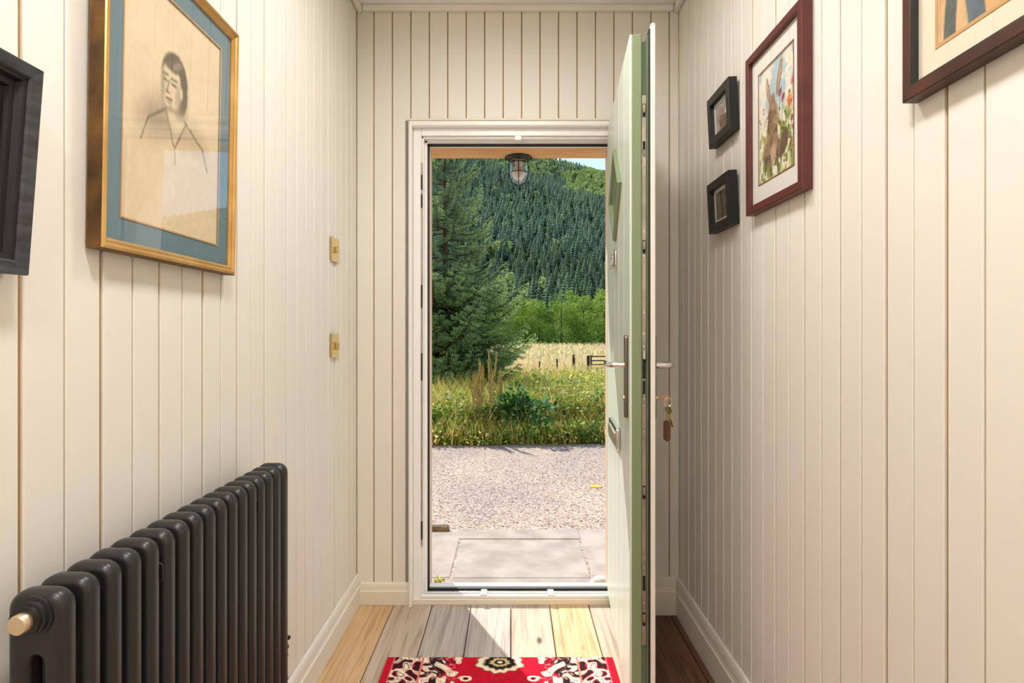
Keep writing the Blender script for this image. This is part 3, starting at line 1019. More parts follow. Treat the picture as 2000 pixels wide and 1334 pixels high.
def picture(name, label, side, d0, d1, z0, z1, fw, depth, fmat, mw, mmat, fn, nx, lean=0.0, line=None, prof=None, sidemat=None, mz=None, lip=None, glaze=True, group='pictures on the hall walls'):
    w, h = d1 - d0, z1 - z0
    xw = XL if side < 0 else XR
    rz = math.pi / 2 if side < 0 else -math.pi / 2
    # hangs with its lower back edge against the boards, leaning out at the top
    o = empty(name, (xw - side * 0.001, (d0 + d1) / 2, z0), (lean, 0, rz), label=label, cat='picture', group=group)
    ctr = (0, 0, h / 2)
    if prof is None:
        prof = [(0, 0), (0, -depth + 0.002), (0.002, -depth), (fw - 0.001, -depth), (fw, -depth + 0.001), (fw, -depth * 0.35), (fw * 0.5, 0)]
    MB().ring(w, h, prof).build('frame', fmat, o, ctr)
    if lip:
        MB().ring(w, h, lip[1]).build('frame_lip', lip[0], o, ctr)
    if sidemat:
        MB().ring(w + 0.002, h + 0.002, [(0, -0.001), (0, -depth * 0.86), (0.002, -depth * 0.86), (0.002, -0.001)]).build('frame_side', sidemat, o, ctr)
    iw, ih = w - 2 * fw, h - 2 * fw
    yb = -depth * 0.42
    MB().box(-iw / 2 - 0.002, iw / 2 + 0.002, yb + 0.003, yb + 0.006, -ih / 2 - 0.002, ih / 2 + 0.002).build('backing', black_frame, o, ctr)
    mb_, mt_, ms_ = (mw, mw, mw) if mz is None else mz
    pw_, ph_ = iw - 2 * ms_, ih - mb_ - mt_
    pc = (0, yb, h / 2 + (mb_ - mt_) / 2)
    if mmat:
        mm = MB()
        a, b = iw / 2 + 0.001, ih / 2 + 0.001
        oz = (mb_ - mt_) / 2
        q = [(-a, yb - 0.002, -b), (a, yb - 0.002, -b), (a, yb - 0.002, b), (-a, yb - 0.002, b)]
        r = [(-pw_ / 2, yb - 0.002, -ph_ / 2 + oz), (pw_ / 2, yb - 0.002, -ph_ / 2 + oz), (pw_ / 2, yb - 0.002, ph_ / 2 + oz), (-pw_ / 2, yb - 0.002, ph_ / 2 + oz)]
        s = [(x, yb - 0.0001, z) for x, _, z in r]
        mm.add(q + r + s, [(k, (k + 1) % 4, 4 + (k + 1) % 4, 4 + k) for k in range(4)] + [(4 + k, 4 + (k + 1) % 4, 8 + (k + 1) % 4, 8 + k) for k in range(4)])
        mm.build('mount', mmat, o, ctr)
        if line:
            lm, lw = line
            MB().ring(pw_ + 2 * lw, ph_ + 2 * lw, [(0, yb - 0.0022), (0, yb - 0.0032), (lw, yb - 0.0032), (lw, yb - 0.0022)]).build('mount_line', lm, o, pc[:1] + (0,) + pc[2:])
    painted('print', pw_, ph_, nx, max(int(nx * ph_ / pw_), 8), fn, o, pc)
    if not glaze:
        return o
    gy = -depth * 0.62
    mg = MB()
    mg.add([(-iw / 2 - 0.001, gy, -ih / 2 - 0.001), (iw / 2 + 0.001, gy, -ih / 2 - 0.001), (iw / 2 + 0.001, gy, ih / 2 + 0.001), (-iw / 2 - 0.001, gy, ih / 2 + 0.001)], [(0, 1, 2, 3)])
    mg.build('glass', pane_mat, o, ctr)
    return o


gilt_prof = [(0, 0), (0, -0.022), (0.002, -0.026), (0.006, -0.0275), (0.009, -0.025), (0.011, -0.022), (0.015, -0.022), (0.018, -0.019), (0.020, -0.017), (0.020, -0.012), (0.012, 0)]
picture('framed_portrait', 'gilt framed pencil portrait in a blue mount above the radiator', -1, 0.945, 1.40, 1.337, 1.905, 0.020, 0.0275, gold, 0.043, mount_blue, sketch, 190, 0.018, (bevel_tan, 0.003), gilt_prof, gilt_side)
slate_prof = [(0, 0), (0, -0.03), (0.002, -0.033), (0.016, -0.030), (0.0185, -0.027), (0.019, -0.012), (0.012, 0)]
lip_prof = [(0.0185, -0.010), (0.0185, -0.0255), (0.023, -0.0245), (0.027, -0.017), (0.034, -0.0165), (0.037, -0.010), (0.048, -0.009), (0.050, -0.005)]
picture('framed_picture', 'dark slate moulded frame hanging left of the gilt portrait', -1, 0.45, 0.795, 1.279, 1.555, 0.048, 0.033, slate_frame, 0.02, black_frame, dark_pic, 40, 0.075, None, slate_prof, lip=(black_frame, lip_prof), glaze=False)
picture('framed_hare_print', 'red mahogany framed watercolour of a hare among flowers', 1, 1.4415, 1.7886, 1.552, 2.022, 0.023, 0.026, mahogany, 0.045, mount_white, hare, 210, 0.004, (red_line, 0.0035), mz=(0.055, 0.052, 0.045))
picture('small_framed_photo', 'small deep black frame with a brown photo, upper of two', 1, 1.905, 2.112, 1.857, 2.028, 0.028, 0.030, black_frame, 0.012, mount_white, small_a, 60, 0.05)
picture('small_framed_photo', 'small deep black frame with a dark grey photo, lower of two', 1, 1.905, 2.112, 1.553, 1.727, 0.028, 0.030, black_frame, 0.012, mount_white, small_b, 60, 0.05)
picture('framed_print', 'dark walnut framed print of blue and tan shapes in cream mount', 1, 0.60, 1.0696, 1.615, 2.15, 0.022, 0.028, walnut, 0.05, mount_cream, stripes, 120, 0.0, (bevel_tan, 0.006), lip=(black_frame, [(0.021, -0.0275), (0.024, -0.0272), (0.024, -0.012), (0.021, -0.012)]))

# ------------------------------------------------------------------ light switches
for z, lb in ((1.516, 'square brass light switch, upper of two beside the door corner'), (1.15, 'square brass light switch, lower of two beside the door corner')):
    s = empty('light_switch', (XL, 2.262, z - 0.045), (0, 0, math.pi / 2), label=lb, cat='light switch', group='brass light switches')
    MB().box(-0.046, 0.046, -0.008, 0.0, 0, 0.092, 0.002).build('plate', brass, s)
    if z > 1.4:
        MB().box(-0.012, 0.000, -0.020, -0.008, 0.034, 0.056, 0.002).build('toggle', brass, s, rot=(0.0, 0, 0))
        MB().box(0.006, 0.018, -0.018, -0.008, 0.036, 0.06, 0.002).build('toggle', brass, s)
    else:
        MB().box(-0.008, 0.008, -0.022, -0.008, 0.030, 0.058, 0.002).build('toggle', brass, s)
    for x in (-0.030, 0.030):
        MB().lathe([(0.0, -0.0085), (0.0035, -0.0085), (0.003, -0.0098), (0.0, -0.0098)], (x, 0, 0.046), axis='Y', n=10).build('screw', brass_dull, s)

# ------------------------------------------------------------------ column radiator
rd = empty('column_radiator', (-0.611, 0.77, 0.0), label='anthracite column radiator on the cream board wall', cat='radiator')
NS, SP, RT, RB = 17, 0.046, 0.868, 0.13
mb = MB()
W2 = 0.0746
mb.rframe(W2, RT - RB, 0.024, 0.014, RT - RB - 0.17, 0.0068, (RT + RB) / 2, 0.0155, 0.012)
sec = mb.mesh('section', rad_black, True)
for k in range(NS):
    link('section', sec, rd, (0, k * SP, 0))
for zz in (RT - 0.04, RB + 0.04):
    MB().lathe([(0.0, -0.004), (0.021, -0.004), (0.021, (NS - 1) * SP + 0.004), (0.0, (NS - 1) * SP + 0.004)], (0, 0, zz), axis='Y', n=20).build('connector', rad_black, rd, smooth=True)
zc = RT - 0.030
pl = MB().lathe([(0.0, -0.012), (0.026, -0.012), (0.026, -0.018), (0.0225, -0.019), (0.0225, -0.025), (0.019, -0.026), (0.019, -0.031), (0.0, -0.031)], (0, 0, zc), axis='Y', n=28).build('end_plug', rad_blk2, rd, smooth=True)
MB().lathe([(0.0, -0.030), (0.0125, -0.030), (0.0128, -0.040), (0.0110, -0.0425), (0.0, -0.0425)], (0, 0, zc), axis='Y', n=24).build('bleed_cap', brass_dull, pl, smooth=True)
for k in (4, 12):
    y0 = (k + 0.5) * SP
    br = MB().box(-0.073, -0.034, y0 - 0.004, y0 + 0.004, RT - 0.075, RT - 0.045, 0.001).build('wall_bracket', rad_blk2, rd)
    MB().rplate(0.004, RT - 0.062, 0.068, 0.034, 0.008, y0 - 0.0075, y0 - 0.0045, 0.001).build('bracket_clip', rad_blk2, br)
    MB().rplate(0.004, RB + 0.062, 0.14, 0.034, 0.008, y0 - 0.0075, y0 - 0.0045, 0.001).build('bracket_clip', rad_blk2, br)
yv = (NS - 1) * SP + 0.0155
vv = MB().lathe([(0.0, -0.004), (0.010, -0.004), (0.010, 0.02), (0.0, 0.02)], (0.018, yv, 0.395), axis='Y', n=16).build('drain_tap', chrome, rd, smooth=True)
MB().rplate(0.018, 0.405, 0.030, 0.010, 0.004, yv + 0.016, yv + 0.024, 0.002).build('tap_lever', rad_blk2, vv, rot=(0, 0, 0))
MB().rplate(0.018, 0.385, 0.026, 0.012, 0.004, yv + 0.010, yv + 0.016, 0.002).build('tap_lever', rad_blk2, vv)
hp = [(0.02 + 0.006 * math.sin(k * 1.3), yv + 0.012 + 0.006 * math.cos(k * 1.3), 0.375 - k * 0.012) for k in range(24)]
MB().tube(hp, 0.0045, 8).build('hose', mat('grey_hose', (96, 92, 88), 0.5), vv, smooth=True)


# ------------------------------------------------------------------ rug
RW, RL_ = 0.822, 1.25


def rug_paint(u, v):
    # u across, v from the far edge towards the viewer (metres)
    x = np.abs(u - RW / 2)                     # mirror about the middle
    e = RW / 2 - x                             # distance from the side edge
    red, dark, crm, pink, blk, gry = [196, 22, 46], [150, 14, 40], [238, 226, 196], [232, 150, 140], [34, 28, 30], [176, 160, 146]
    c = np.zeros(u.shape + (3,)) + np.array(red, float)
    n = vnoise(u * 10, v * 10, 8, 8, 61)
    c = over(c, sstep(0.4, 0.7, n), dark, 0.25)
    # scrolls: sums of turning waves give curling cream leaves with black outlines
    def scroll(x, y, k, seed):
        w = 0.010 * np.sin(y * 95 + seed) + 0.008 * np.sin(x * 130 + y * 70 + seed * 2)
        a = np.sin((x + w) * k + 2.2 * np.sin(y * 44 + seed)) + np.sin((y - w) * k * 0.9 + 2.0 * np.sin(x * 52 + seed * 3))
        b = np.sin((x * 0.8 + y * 0.6) * k * 1.9 + 3 * a + seed)
        return a, b
    a, b = scroll(x, v, 104, 1.0)
    outer = (e > 0.030) & (e < 0.128)
    inner = (e > 0.136) & (e < 0.262 + 0.016 * np.sin(v * 64) + 0.006 * np.sin(v * 210))
    A, B = sstep(0.0, 0.25, a), sstep(0.15, 0.45, b)
    o = outer.astype(float)
    c = over(c, o * (1 - sstep(-0.9, -0.6, a)), blk, 0.9)
    c = over(c, o * sstep(-0.35, -0.2, a), blk, 0.9)
    c = over(c, o * sstep(-0.22, -0.02, a), crm, 1)
    c = over(c, o * sstep(0.55, 0.75, a), pink, 0.8)
    c = over(c, o * sstep(0.8, 1.0, a), gry, 1)
    c = over(c, o * sstep(1.3, 1.5, a), crm, 1)
    c = over(c, o * sstep(0.75, 0.95, b) * A, blk, 0.9)
    a, b = scroll(x + 0.03, v + 0.02, 92, 2.4)
    o = inner.astype(float)
    c = over(c, o * (1 - sstep(0.200, 0.235, e + 0.012 * np.sin(v * 120))), blk, 0.92)
    c = over(c, o * sstep(-0.15, 0.0, a), blk, 0.9)
    c = over(c, o * sstep(0.02, 0.2, a), crm, 1)
    c = over(c, o * sstep(0.75, 0.95, a), red, 0.85)
    c = over(c, o * sstep(1.0, 1.2, a), crm, 1)
    c = over(c, o * sstep(0.8, 0.97, b), pink, 0.7)
    line = np.exp(-((e - 0.132) / 0.0022) ** 2) + np.exp(-((e - 0.029) / 0.0014) ** 2)
    c = over(c, np.clip(line, 0, 1), [236, 168, 140], 1)
    # medallions down the middle
    for k in range(7):
        cv = 0.035 + 0.2 * k
        dx, dy = u - RW / 2, v - cv
        th = np.arctan2(dy, dx)
        r = np.hypot(dx / 0.082, dy / 0.066) * (1 + 0.06 * np.cos(12 * th) + 0.05 * np.cos(5 * th + 1))
        m = lambda r0: 1 - sstep(r0 - 0.03, r0 + 0.03, r)
        c = over(c, m(1.02), [128, 116, 76]); c = over(c, m(0.96), crm); c = over(c, m(0.80) * sstep(-0.3, 0.2, np.cos(14 * th)), pink, 0.6)
        c = over(c, m(0.70), [140, 120, 80]); c = over(c, m(0.64), blk); c = over(c, m(0.46) * sstep(-0.5, 0.0, np.cos(6 * th)), [150, 122, 96])
        c = over(c, m(0.40), [206, 184, 128]); c = over(c, m(0.24), blk); c = over(c, m(0.12), crm)
        for s in (-1, 1):
            q = np.hypot((dx - s * 0.115) / 0.02, (dy - 0.10) / 0.016)
            c = over(c, (np.abs(q - 0.8) < 0.25).astype(float), crm); c = over(c, (q < 0.35).astype(float), blk)
    return c


nx, ny = 330, 500
uu, vv_ = np.meshgrid(np.linspace(0, RW, nx), np.linspace(0, RL_, ny))
rc = lin_np(rug_paint(uu, vv_))
hgt = 0.0085 + 0.0006 * vnoise(uu, vv_, 60, 60, 71) + 0.001 * vnoise(uu, vv_, 6, 5, 72)
edge = np.minimum(np.minimum(uu, RW - uu), np.minimum(vv_, RL_ - vv_))
hgt = np.where(edge <= 1e-6, 0.0015, hgt)
co = np.stack([uu - RW / 2, RL_ / 2 - vv_, hgt], -1).reshape(-1, 3)
ii = np.arange(nx * ny).reshape(ny, nx)
ff = np.stack([ii[:-1, :-1], ii[1:, :-1], ii[1:, 1:], ii[:-1, 1:]], -1).reshape(-1, 4)
ru = link('rug', arr_mesh('rug', co, ff, rug_mat, rc.reshape(-1, 3), True), None, (-0.043, 2.152 - RL_ / 2, ZL + 0.0005))
tag(ru, 'red patterned runner rug with cream and black scrolls on the floorboards', 'rug')

# ------------------------------------------------------------------ outside: ground
GZ = -0.10


def gz(d):
    d = np.asarray(d, float)
    t = np.clip((d - 8.0) / 22.0, 0, 1)
    return GZ - 1.5 * t * t * (3 - 2 * t)


def hillz(X, d):
    t = X / np.maximum(d, 1)
    ridge = 900 * np.clip(0.312 - 0.24 * t, 0.10, 0.37)
    s = np.clip((d - 225) / 675.0, 0, 1.0)
    z = -1.6 + (ridge + 1.6) * (0.85 * s + 0.15 * s * s)
    z += s * 9 * np.sin(X * 0.021 + d * 0.006) * np.sin(d * 0.017 + 1.0)
    return np.where(d > 900, z - (d - 900) * 0.4, z)


def fan(name, t0, t1, nt, ds, zf, material):
    tt, dd = np.meshgrid(np.linspace(t0, t1, nt), ds)
    X = tt * np.maximum(dd, 14.0)
    z = zf(X, dd)
    co = np.stack([X, dd, z], -1).reshape(-1, 3)
    n = len(ds)
    i = np.arange(nt * n).reshape(n, nt)
    f = np.stack([i[:-1, :-1], i[:-1, 1:], i[1:, 1:], i[1:, :-1]], -1).reshape(-1, 4)
    return link(name, arr_mesh(name, co, f, material, None, True))


field_mat = mat('field_ground', (176, 160, 112), 1.0, spec=0.0, c2=(150, 150, 76), vscale=0.12, stretch=(1, 1, 1), lo=0.42, hi=0.62)
fd = fan('field', -1.2, 1.2, 60, np.concatenate([np.linspace(6.4, 40, 40), np.geomspace(42, 240, 24)]), lambda X, d: gz(d) - 0.03 + 0.04 * np.sin(X * 1.3) * np.sin(d * 1.1) * np.clip((d - 9) / 4, 0, 1), field_mat)
tag(fd, 'dry grass field beyond the road', kind='structure')
hill_mat = mat('hill_ground', (50, 62, 34), 1.0, c2=(66, 78, 40), vscale=0.03, spec=0.0)
hl = fan('hill', -1.2, 1.2, 90, np.concatenate([np.linspace(215, 900, 60), np.linspace(920, 1300, 10)]), lambda X, d: hillz(X, d), hill_mat)
tag(hl, 'forested hillside', kind='structure')

road_mat = mat('road_surface', (178, 164, 157), 0.95, c2=(194, 180, 166), vscale=1.2, spec=0.1, stretch=(1, 1, 1), bump=1.0, bscale=60)
nt = road_mat.node_tree
nd, ln = nt.nodes, nt.links
tc = nd.new('ShaderNodeTexCoord')
vo = nd.new('ShaderNodeTexVoronoi')
vo.inputs['Scale'].default_value = 85
ln.new(tc.outputs['Object'], vo.inputs['Vector'])
cr = nd.new('ShaderNodeValToRGB')
cr.color_ramp.interpolation = 'CONSTANT'
e = cr.color_ramp.elements
e[0].position, e[0].color = 0.0, (0.42, 0.38, 0.36, 1)
e[1].position, e[1].color = 0.2, (0.78, 0.72, 0.70, 1)
for p, cc in ((0.4, (1, 0.97, 0.93, 1)), (0.62, (0.9, 0.78, 0.62, 1)), (0.8, (1.12, 1.08, 1.05, 1))):
    x = e.new(p); x.color = cc
sx = nd.new('ShaderNodeSeparateColor')
ln.new(vo.outputs['Color'], sx.inputs[0])
ln.new(sx.outputs[0], cr.inputs[0])
mm = nd.new('ShaderNodeMix')
mm.data_type = 'RGBA'
mm.blend_type = 'MULTIPLY'
mm.inputs[0].default_value = 1.0
bs = nd['Principled BSDF']
src = bs.inputs['Base Color'].links[0].from_socket
ln.new(src, mm.inputs[6])
ln.new(cr.outputs[0], mm.inputs[7])
ln.new(mm.outputs[2], bs.inputs['Base Color'])
pts = [(-30, 3.0), (30, 3.0), (30, 9.2)] + [(x, 6.92 + 0.075 * x + 0.05 * math.sin(x * 5) + 0.03 * math.sin(x * 13)) for x in np.linspace(20, -20, 161)] + [(-30, 4.7)]
rdm = MB().extrude(pts, 'Z', -0.4, GZ - 0.004).build('road', road_mat)
tag(rdm, 'pale gravelly road in front of the house', kind='structure')

pv = MB().box(-1.6, 1.8, 3.0, 3.9, -0.3, GZ - 0.025).build('path', slab_mat)
tag(pv, 'stone paving outside the door', kind='structure')


def slab(x0, x1, y0, y1, z=GZ):
    MB().box(x0 + 0.004, x1 - 0.004, y0 + 0.004, y1 - 0.004, z - 0.05, z, 0.006).build('paving_slab', slab_mat, pv)


slab(-0.325, 0.425, 3.13, 3.72)
slab(-0.36, 0.44, 3.72, 3.91, GZ + 0.003)
slab(-1.15, -0.325, 3.13, 3.86, GZ + 0.002)
slab(0.425, 1.25, 3.13, 3.93, GZ - 0.003)
slab(-0.6, 0.72, 2.74, 3.13, GZ + 0.004)
kb = MB().box(-1.3, -0.415, 3.86, 3.93, -0.16, GZ + 0.028, 0.012).build('edging_stone', slab_dark)
tag(kb, 'dark mossy edging stone at the road side of the paving', 'stone')


def rock(name, seedn, r, material, loc, scl):
    import bmesh
    bm = bmesh.new()
    bmesh.ops.create_icosphere(bm, subdivisions=3, radius=r)
    g = random.Random(seedn)
    ph = [g.uniform(0, 6) for _ in range(6)]
    for v in bm.verts:
        p = v.co / r
        k = 1 + 0.07 * math.sin(3 * p.x + ph[0]) + 0.06 * math.sin(4 * p.y + ph[1]) + 0.06 * math.sin(5 * p.z + ph[2])
        v.co = Vector((p.x * scl[0], p.y * scl[1], p.z * scl[2])) * r * k
    me = bpy.data.meshes.new(name)
    bm.to_mesh(me)
    bm.free()
    me.polygons.foreach_set('use_smooth', [True] * len(me.polygons))
    me.materials.append(material)
    return link(name, me, None, loc)


tag(rock('white_stone', 3, 0.06, stone_white, (0.447, 3.0, GZ + 0.03), (1.0, 0.8, 0.55)), 'smooth white stone lying on the paving by the open door', 'stone')


# ------------------------------------------------------------------ plants: numpy builders
def leaves_mesh(P, D, N, ln_, wd):
    # one four-cornered leaf at each P along D, width across D x N
    D = D / np.linalg.norm(D, axis=1, keepdims=True)
    S = np.cross(D, N)
    S /= np.maximum(np.linalg.norm(S, axis=1, keepdims=True), 1e-6)
    ln_, wd = np.asarray(ln_)[:, None], np.asarray(wd)[:, None]
    a, b, c, d = P, P + D * ln_ * 0.45 + S * wd, P + D * ln_, P + D * ln_ * 0.45 - S * wd
    v = np.stack([a, b, c, d], 1).reshape(-1, 3)
    f = np.arange(len(v)).reshape(-1, 4)
    return v, f


def blades(P, h, w, lean, g):
    n = len(P)
    a = g.random(n) * 2 * np.pi
    dirx, diry = np.cos(a), np.sin(a)
    b = g.random(n) * 2 * np.pi
    sx, sy = np.cos(b) * w, np.sin(b) * w
    Z = np.zeros(n)
    base = P
    mid = P + np.stack([dirx * lean * h * 0.3, diry * lean * h * 0.3, h * 0.6], 1)
    tip = P + np.stack([dirx * lean * h, diry * lean * h, h], 1)
    s = np.stack([sx, sy, Z], 1)
    v = np.stack([base - s, base + s, mid - s * 0.7, mid + s * 0.7, tip], 1).reshape(-1, 3)
    i = np.arange(n)[:, None] * 5
    f = np.concatenate([i + [0, 1, 3], i + [0, 3, 2], i + [2, 3, 4]], 1).reshape(-1, 3)
    return v, f


def pick(cols, n, g, jit=14, k=4):
    c = np.array(cols, float)[g.integers(0, len(cols), n)] + g.normal(0, jit, (n, 1)) + g.normal(0, jit * 0.3, (n, 3))
    return np.repeat(lin_np(c), k, axis=0)


grass_mat = attr_mat('grass_blades', 0.7, 0.4, gain=1.4)
leaf_mat = attr_mat('leaf_blades', 0.6, 0.42, gain=1.7)
weed_mat = attr_mat('weed_blades', 0.6, 0.4, gain=1.75)
crown_mat = attr_mat('crown_leaves', 0.6, 0.35, gain=1.7)
g = nrg


def road_edge(x):
    return 6.92 + 0.075 * x


# verge grass along the road
n = 15000
x = g.uniform(-3.2, 3.6, n)
d = road_edge(x) - 0.03 + np.abs(g.normal(0, 0.9, n))
P = np.stack([x, d, gz(d)], 1)
h = np.clip(0.16 + 0.45 * np.clip((d - road_edge(x)) / 0.7, 0, 1) * g.random(n) + 0.1 * g.random(n), 0.1, 0.8)
v, f = blades(P, h, 0.004 + 0.005 * g.random(n), 0.35, g)
o = link('verge_grass', arr_mesh('verge_grass', v, f, grass_mat, pick([(120, 138, 56), (96, 122, 44), (168, 164, 84), (206, 182, 122), (140, 150, 64), (190, 160, 100)], n, g, k=5)))
tag(o, 'tangled green and straw grass along the road edge', 'grass', kind='stuff')

# leafy weeds of the verge and the near field
n_c = 1300
cx_ = g.uniform(-3.0, 4.2, n_c)
cd = road_edge(cx_) + 0.06 + 8.5 * g.random(n_c) ** 2.4
low = cx_ / cd < 0.01                      # the spruce shades out the tall weeds here
cd = np.where(low, road_edge(cx_) + 0.06 + 1.3 * g.random(n_c), cd)
hh = (0.22 + 0.48 * g.random(n_c)) * np.clip((cd - road_edge(cx_)) / 0.6, 0.35, 1) * np.where(low, 0.75, 1.0)
per = 60
K = np.repeat(np.arange(n_c), per)
m = len(K)
a = g.random(m) * 2 * np.pi
rr = 0.19 * np.sqrt(g.random(m))
zz = g.random(m) ** 0.7
P = np.stack([cx_[K] + rr * np.cos(a), cd[K] + rr * np.sin(a), gz(cd[K]) + zz * hh[K]], 1)
D = np.stack([np.cos(a), np.sin(a), g.normal(0.15, 0.5, m)], 1)
N = np.stack([g.normal(0, 0.4, m), g.normal(0, 0.4, m), np.ones(m)], 1)
sz = (0.03 + 0.045 * g.random(m)) * (0.7 + 0.05 * cd[K])
v, f = leaves_mesh(P, D, N, sz, sz * 0.27)
cols = np.array([(92, 122, 46), (142, 150, 60), (180, 172, 84), (104, 132, 58), (188, 164, 96), (70, 100, 42)], float)
ci = g.integers(0, len(cols), n_c)
cc = cols[ci][K] + g.normal(0, 16, (m, 1))
o = link('wild_weeds', arr_mesh('wild_weeds', v, f, weed_mat, np.repeat(lin_np(cc), 4, axis=0)))
tag(o, 'dense yellow green leafy weeds between road and field', 'weeds', kind='stuff')

# taller grass of the field slope and the far field
n = 26000
d = 7.6 + 52 * g.random(n) ** 1.7
t = g.uniform(-0.30, 0.42, n)
x = t * np.maximum(d, 12)
P = np.stack([x, d, gz(d)], 1)
h = (0.40 + 0.45 * g.random(n)) * np.where(d < 12, 0.85, 1.0)
v, f = blades(P, h, (0.0045 + 0.006 * g.random(n)) * (0.6 + d * 0.06), 0.4, g)
far = np.clip((d - 20) / 34, 0, 1) + g.normal(0, 0.25, n)
cg = np.where((far > 0.5)[:, None], np.array([(206, 184, 142)]), np.array([(178, 168, 78)])) + g.normal(0, 16, (n, 1)) + g.normal(0, 8, (n, 3))
o = link('field_grass', arr_mesh('field_grass', v, f, grass_mat, np.repeat(lin_np(cg), 5, axis=0)))
tag(o, 'tall straw coloured grass of the field', 'grass', kind='stuff')
n = 9000
d = 60 + 88 * g.random(n)
x = g.uniform(-0.3, 0.5, n) * d
P = np.stack([x, d, gz(d)], 1)
v, f = blades(P, 0.35 + 0.35 * g.random(n), 0.06 + 0.05 * g.random(n), 0.5, g)
o = link('meadow_grass', arr_mesh('meadow_grass', v, f, grass_mat, pick([(216, 192, 156), (208, 184, 140), (188, 174, 112), (218, 198, 166)], n, g, k=5)))
tag(o, 'pale dry grass at the far side of the field', 'grass', kind='stuff')


# docks with tall seed heads
seed_mat = mat('dock_seed', (206, 188, 112), 0.8, c2=(176, 148, 84), vscale=30, trans=0.25)
stem_mat = mat('dock_stem', (150, 150, 76), 0.7)
dockleaf = mat('dock_leaf', (96, 126, 52), 0.6, c2=(150, 150, 60), vscale=8, trans=0.3)


def dock(loc, H, ns, seedn, label):
    g = random.Random(seedn)
    o = empty('dock_plant', loc, label=label, cat='plant', group='tall docks at the road edge')
    for k in range(ns):
        a = g.uniform(0, 6.28)
        hk = H * g.uniform(0.72, 1.0)
        lx, ly = 0.16 * hk * math.cos(a) * g.random(), 0.16 * hk * math.sin(a) * g.random()
        bx, by = 0.05 * math.cos(a), 0.05 * math.sin(a)
        tip = Vector((bx + lx, by + ly, hk))
        MB().tube([(bx, by, 0), (bx + lx * 0.5, by + ly * 0.5, hk * 0.55), tip], [0.006, 0.005, 0.002], 6).build('stem', stem_mat, o, smooth=True)
        for q in range(5):
            s = 0.40 + 0.11 * q
            p = Vector((bx + lx * s, by + ly * s, hk * s))
            b = g.uniform(0, 6.28)
            ln2 = hk * (0.36 - 0.05 * q)
            mb = MB()
            pts, rad = [], []
            m_ = 22
            for i in range(m_ + 1):
                w = i / m_
                pts.append(p + Vector((math.cos(b) * 0.16 * ln2 * w ** 0.7, math.sin(b) * 0.16 * ln2 * w ** 0.7, ln2 * w)))
                rad.append((0.017 if i % 2 else 0.006) * (1 - 0.8 * w) + 0.001)
            mb.tube(pts, rad, 6)
            mb.build('seed_head', seed_mat, o)
    for k in range(6):
        a = g.uniform(0, 6.28)
        mb = MB()
        vs = []
        for i in range(6):
            s = i / 5
            w = 0.045 * math.sin(math.pi * min(s + 0.12, 1)) + 0.002
            px, py = math.cos(a) * 0.26 * s, math.sin(a) * 0.26 * s
            pz = 0.10 + 0.3 * s - 0.28 * s * s + 0.1 * (k % 3)
            vs += [(px - math.sin(a) * w, py + math.cos(a) * w, pz), (px, py, pz - 0.012), (px + math.sin(a) * w, py - math.cos(a) * w, pz)]
        fs = []
        for i in range(5):
            fs += [(3 * i, 3 * i + 1, 3 * i + 4, 3 * i + 3), (3 * i + 1, 3 * i + 2, 3 * i + 5, 3 * i + 4)]
        mb.add(vs, fs)
        mb.build('leaf', dockleaf, o)
    return o


def at(px, d):
    return (px - 1000) * d / F


dock((at(920, 7.25), 7.25, GZ), 0.98, 4, 1, 'yellow dock with tall seed heads, first from the door frame side')
dock((at(948, 7.3), 7.3, GZ), 1.12, 5, 2, 'tallest yellow dock seed heads in front of the spruce')
dock((at(975, 7.4), 7.4, GZ), 0.86, 3, 3, 'shorter yellow dock beside the dark bramble bush')


def bush(name, loc, rx, ry, rz, n, size, cols, seedn, label, stemcol=(70, 54, 40)):
    g = np.random.default_rng(seedn)
    o = empty(name, loc, label=label, cat='bush')
    nb = 16
    bc = g.normal(0, 0.45, (nb, 3)) * [rx, ry, rz * 0.7] + [0, 0, rz * 0.9]
    k = g.integers(0, nb, n)
    dv = g.normal(0, 1, (n, 3))
    dv /= np.linalg.norm(dv, axis=1, keepdims=True)
    P = bc[k] + dv * np.array([rx, ry, rz]) * 0.42 * g.random((n, 1)) ** 0.33
    P[:, 2] = np.abs(P[:, 2])
    D = dv + [0, 0, -0.2]
    N = g.normal(0, 0.5, (n, 3)) + [0, 0, 1]
    s = size * (0.6 + 0.8 * g.random(n))
    v, f = leaves_mesh(P, D, N, s, s * 0.32)
    fo = link('foliage', arr_mesh('foliage', v, f, leaf_mat, pick(cols, n, g)), o)
    fo['kind'] = 'stuff'
    sm = mat(name + '_stem', stemcol, 0.8)
    for i in range(5):
        MB().tube([(0.03 * math.cos(i), 0.03 * math.sin(i), 0), tuple(bc[i] * 0.5), tuple(bc[i])], [0.008, 0.006, 0.003], 6).build('stem', sm, o)
    return o


bush('bramble_bush', (at(1012, 7.35), 7.35, GZ), 0.30, 0.28, 0.34, 1500, 0.075, [(52, 88, 44), (66, 104, 52), (44, 74, 40), (92, 128, 56)], 3, 'dark green bramble bush at the road edge below the spruce')
bush('nettle_clump', (at(1165, 7.9), 7.9, GZ), 0.26, 0.25, 0.28, 900, 0.075, [(76, 116, 46), (104, 136, 54), (60, 96, 42)], 4, 'green nettle clump at the road edge beside the door')
bush('hogweed_clump', (at(860, 7.4), 7.4, GZ), 0.34, 0.22, 0.24, 900, 0.085, [(120, 150, 56), (148, 168, 70), (96, 130, 50)], 5, 'bright green leafy clump at the road edge under the spruce')
bush('corner_weed', (-0.375, 3.03, GZ), 0.022, 0.02, 0.022, 46, 0.02, [(150, 150, 50), (100, 116, 44), (200, 180, 60)], 6, 'tiny weed growing at the door sill corner')

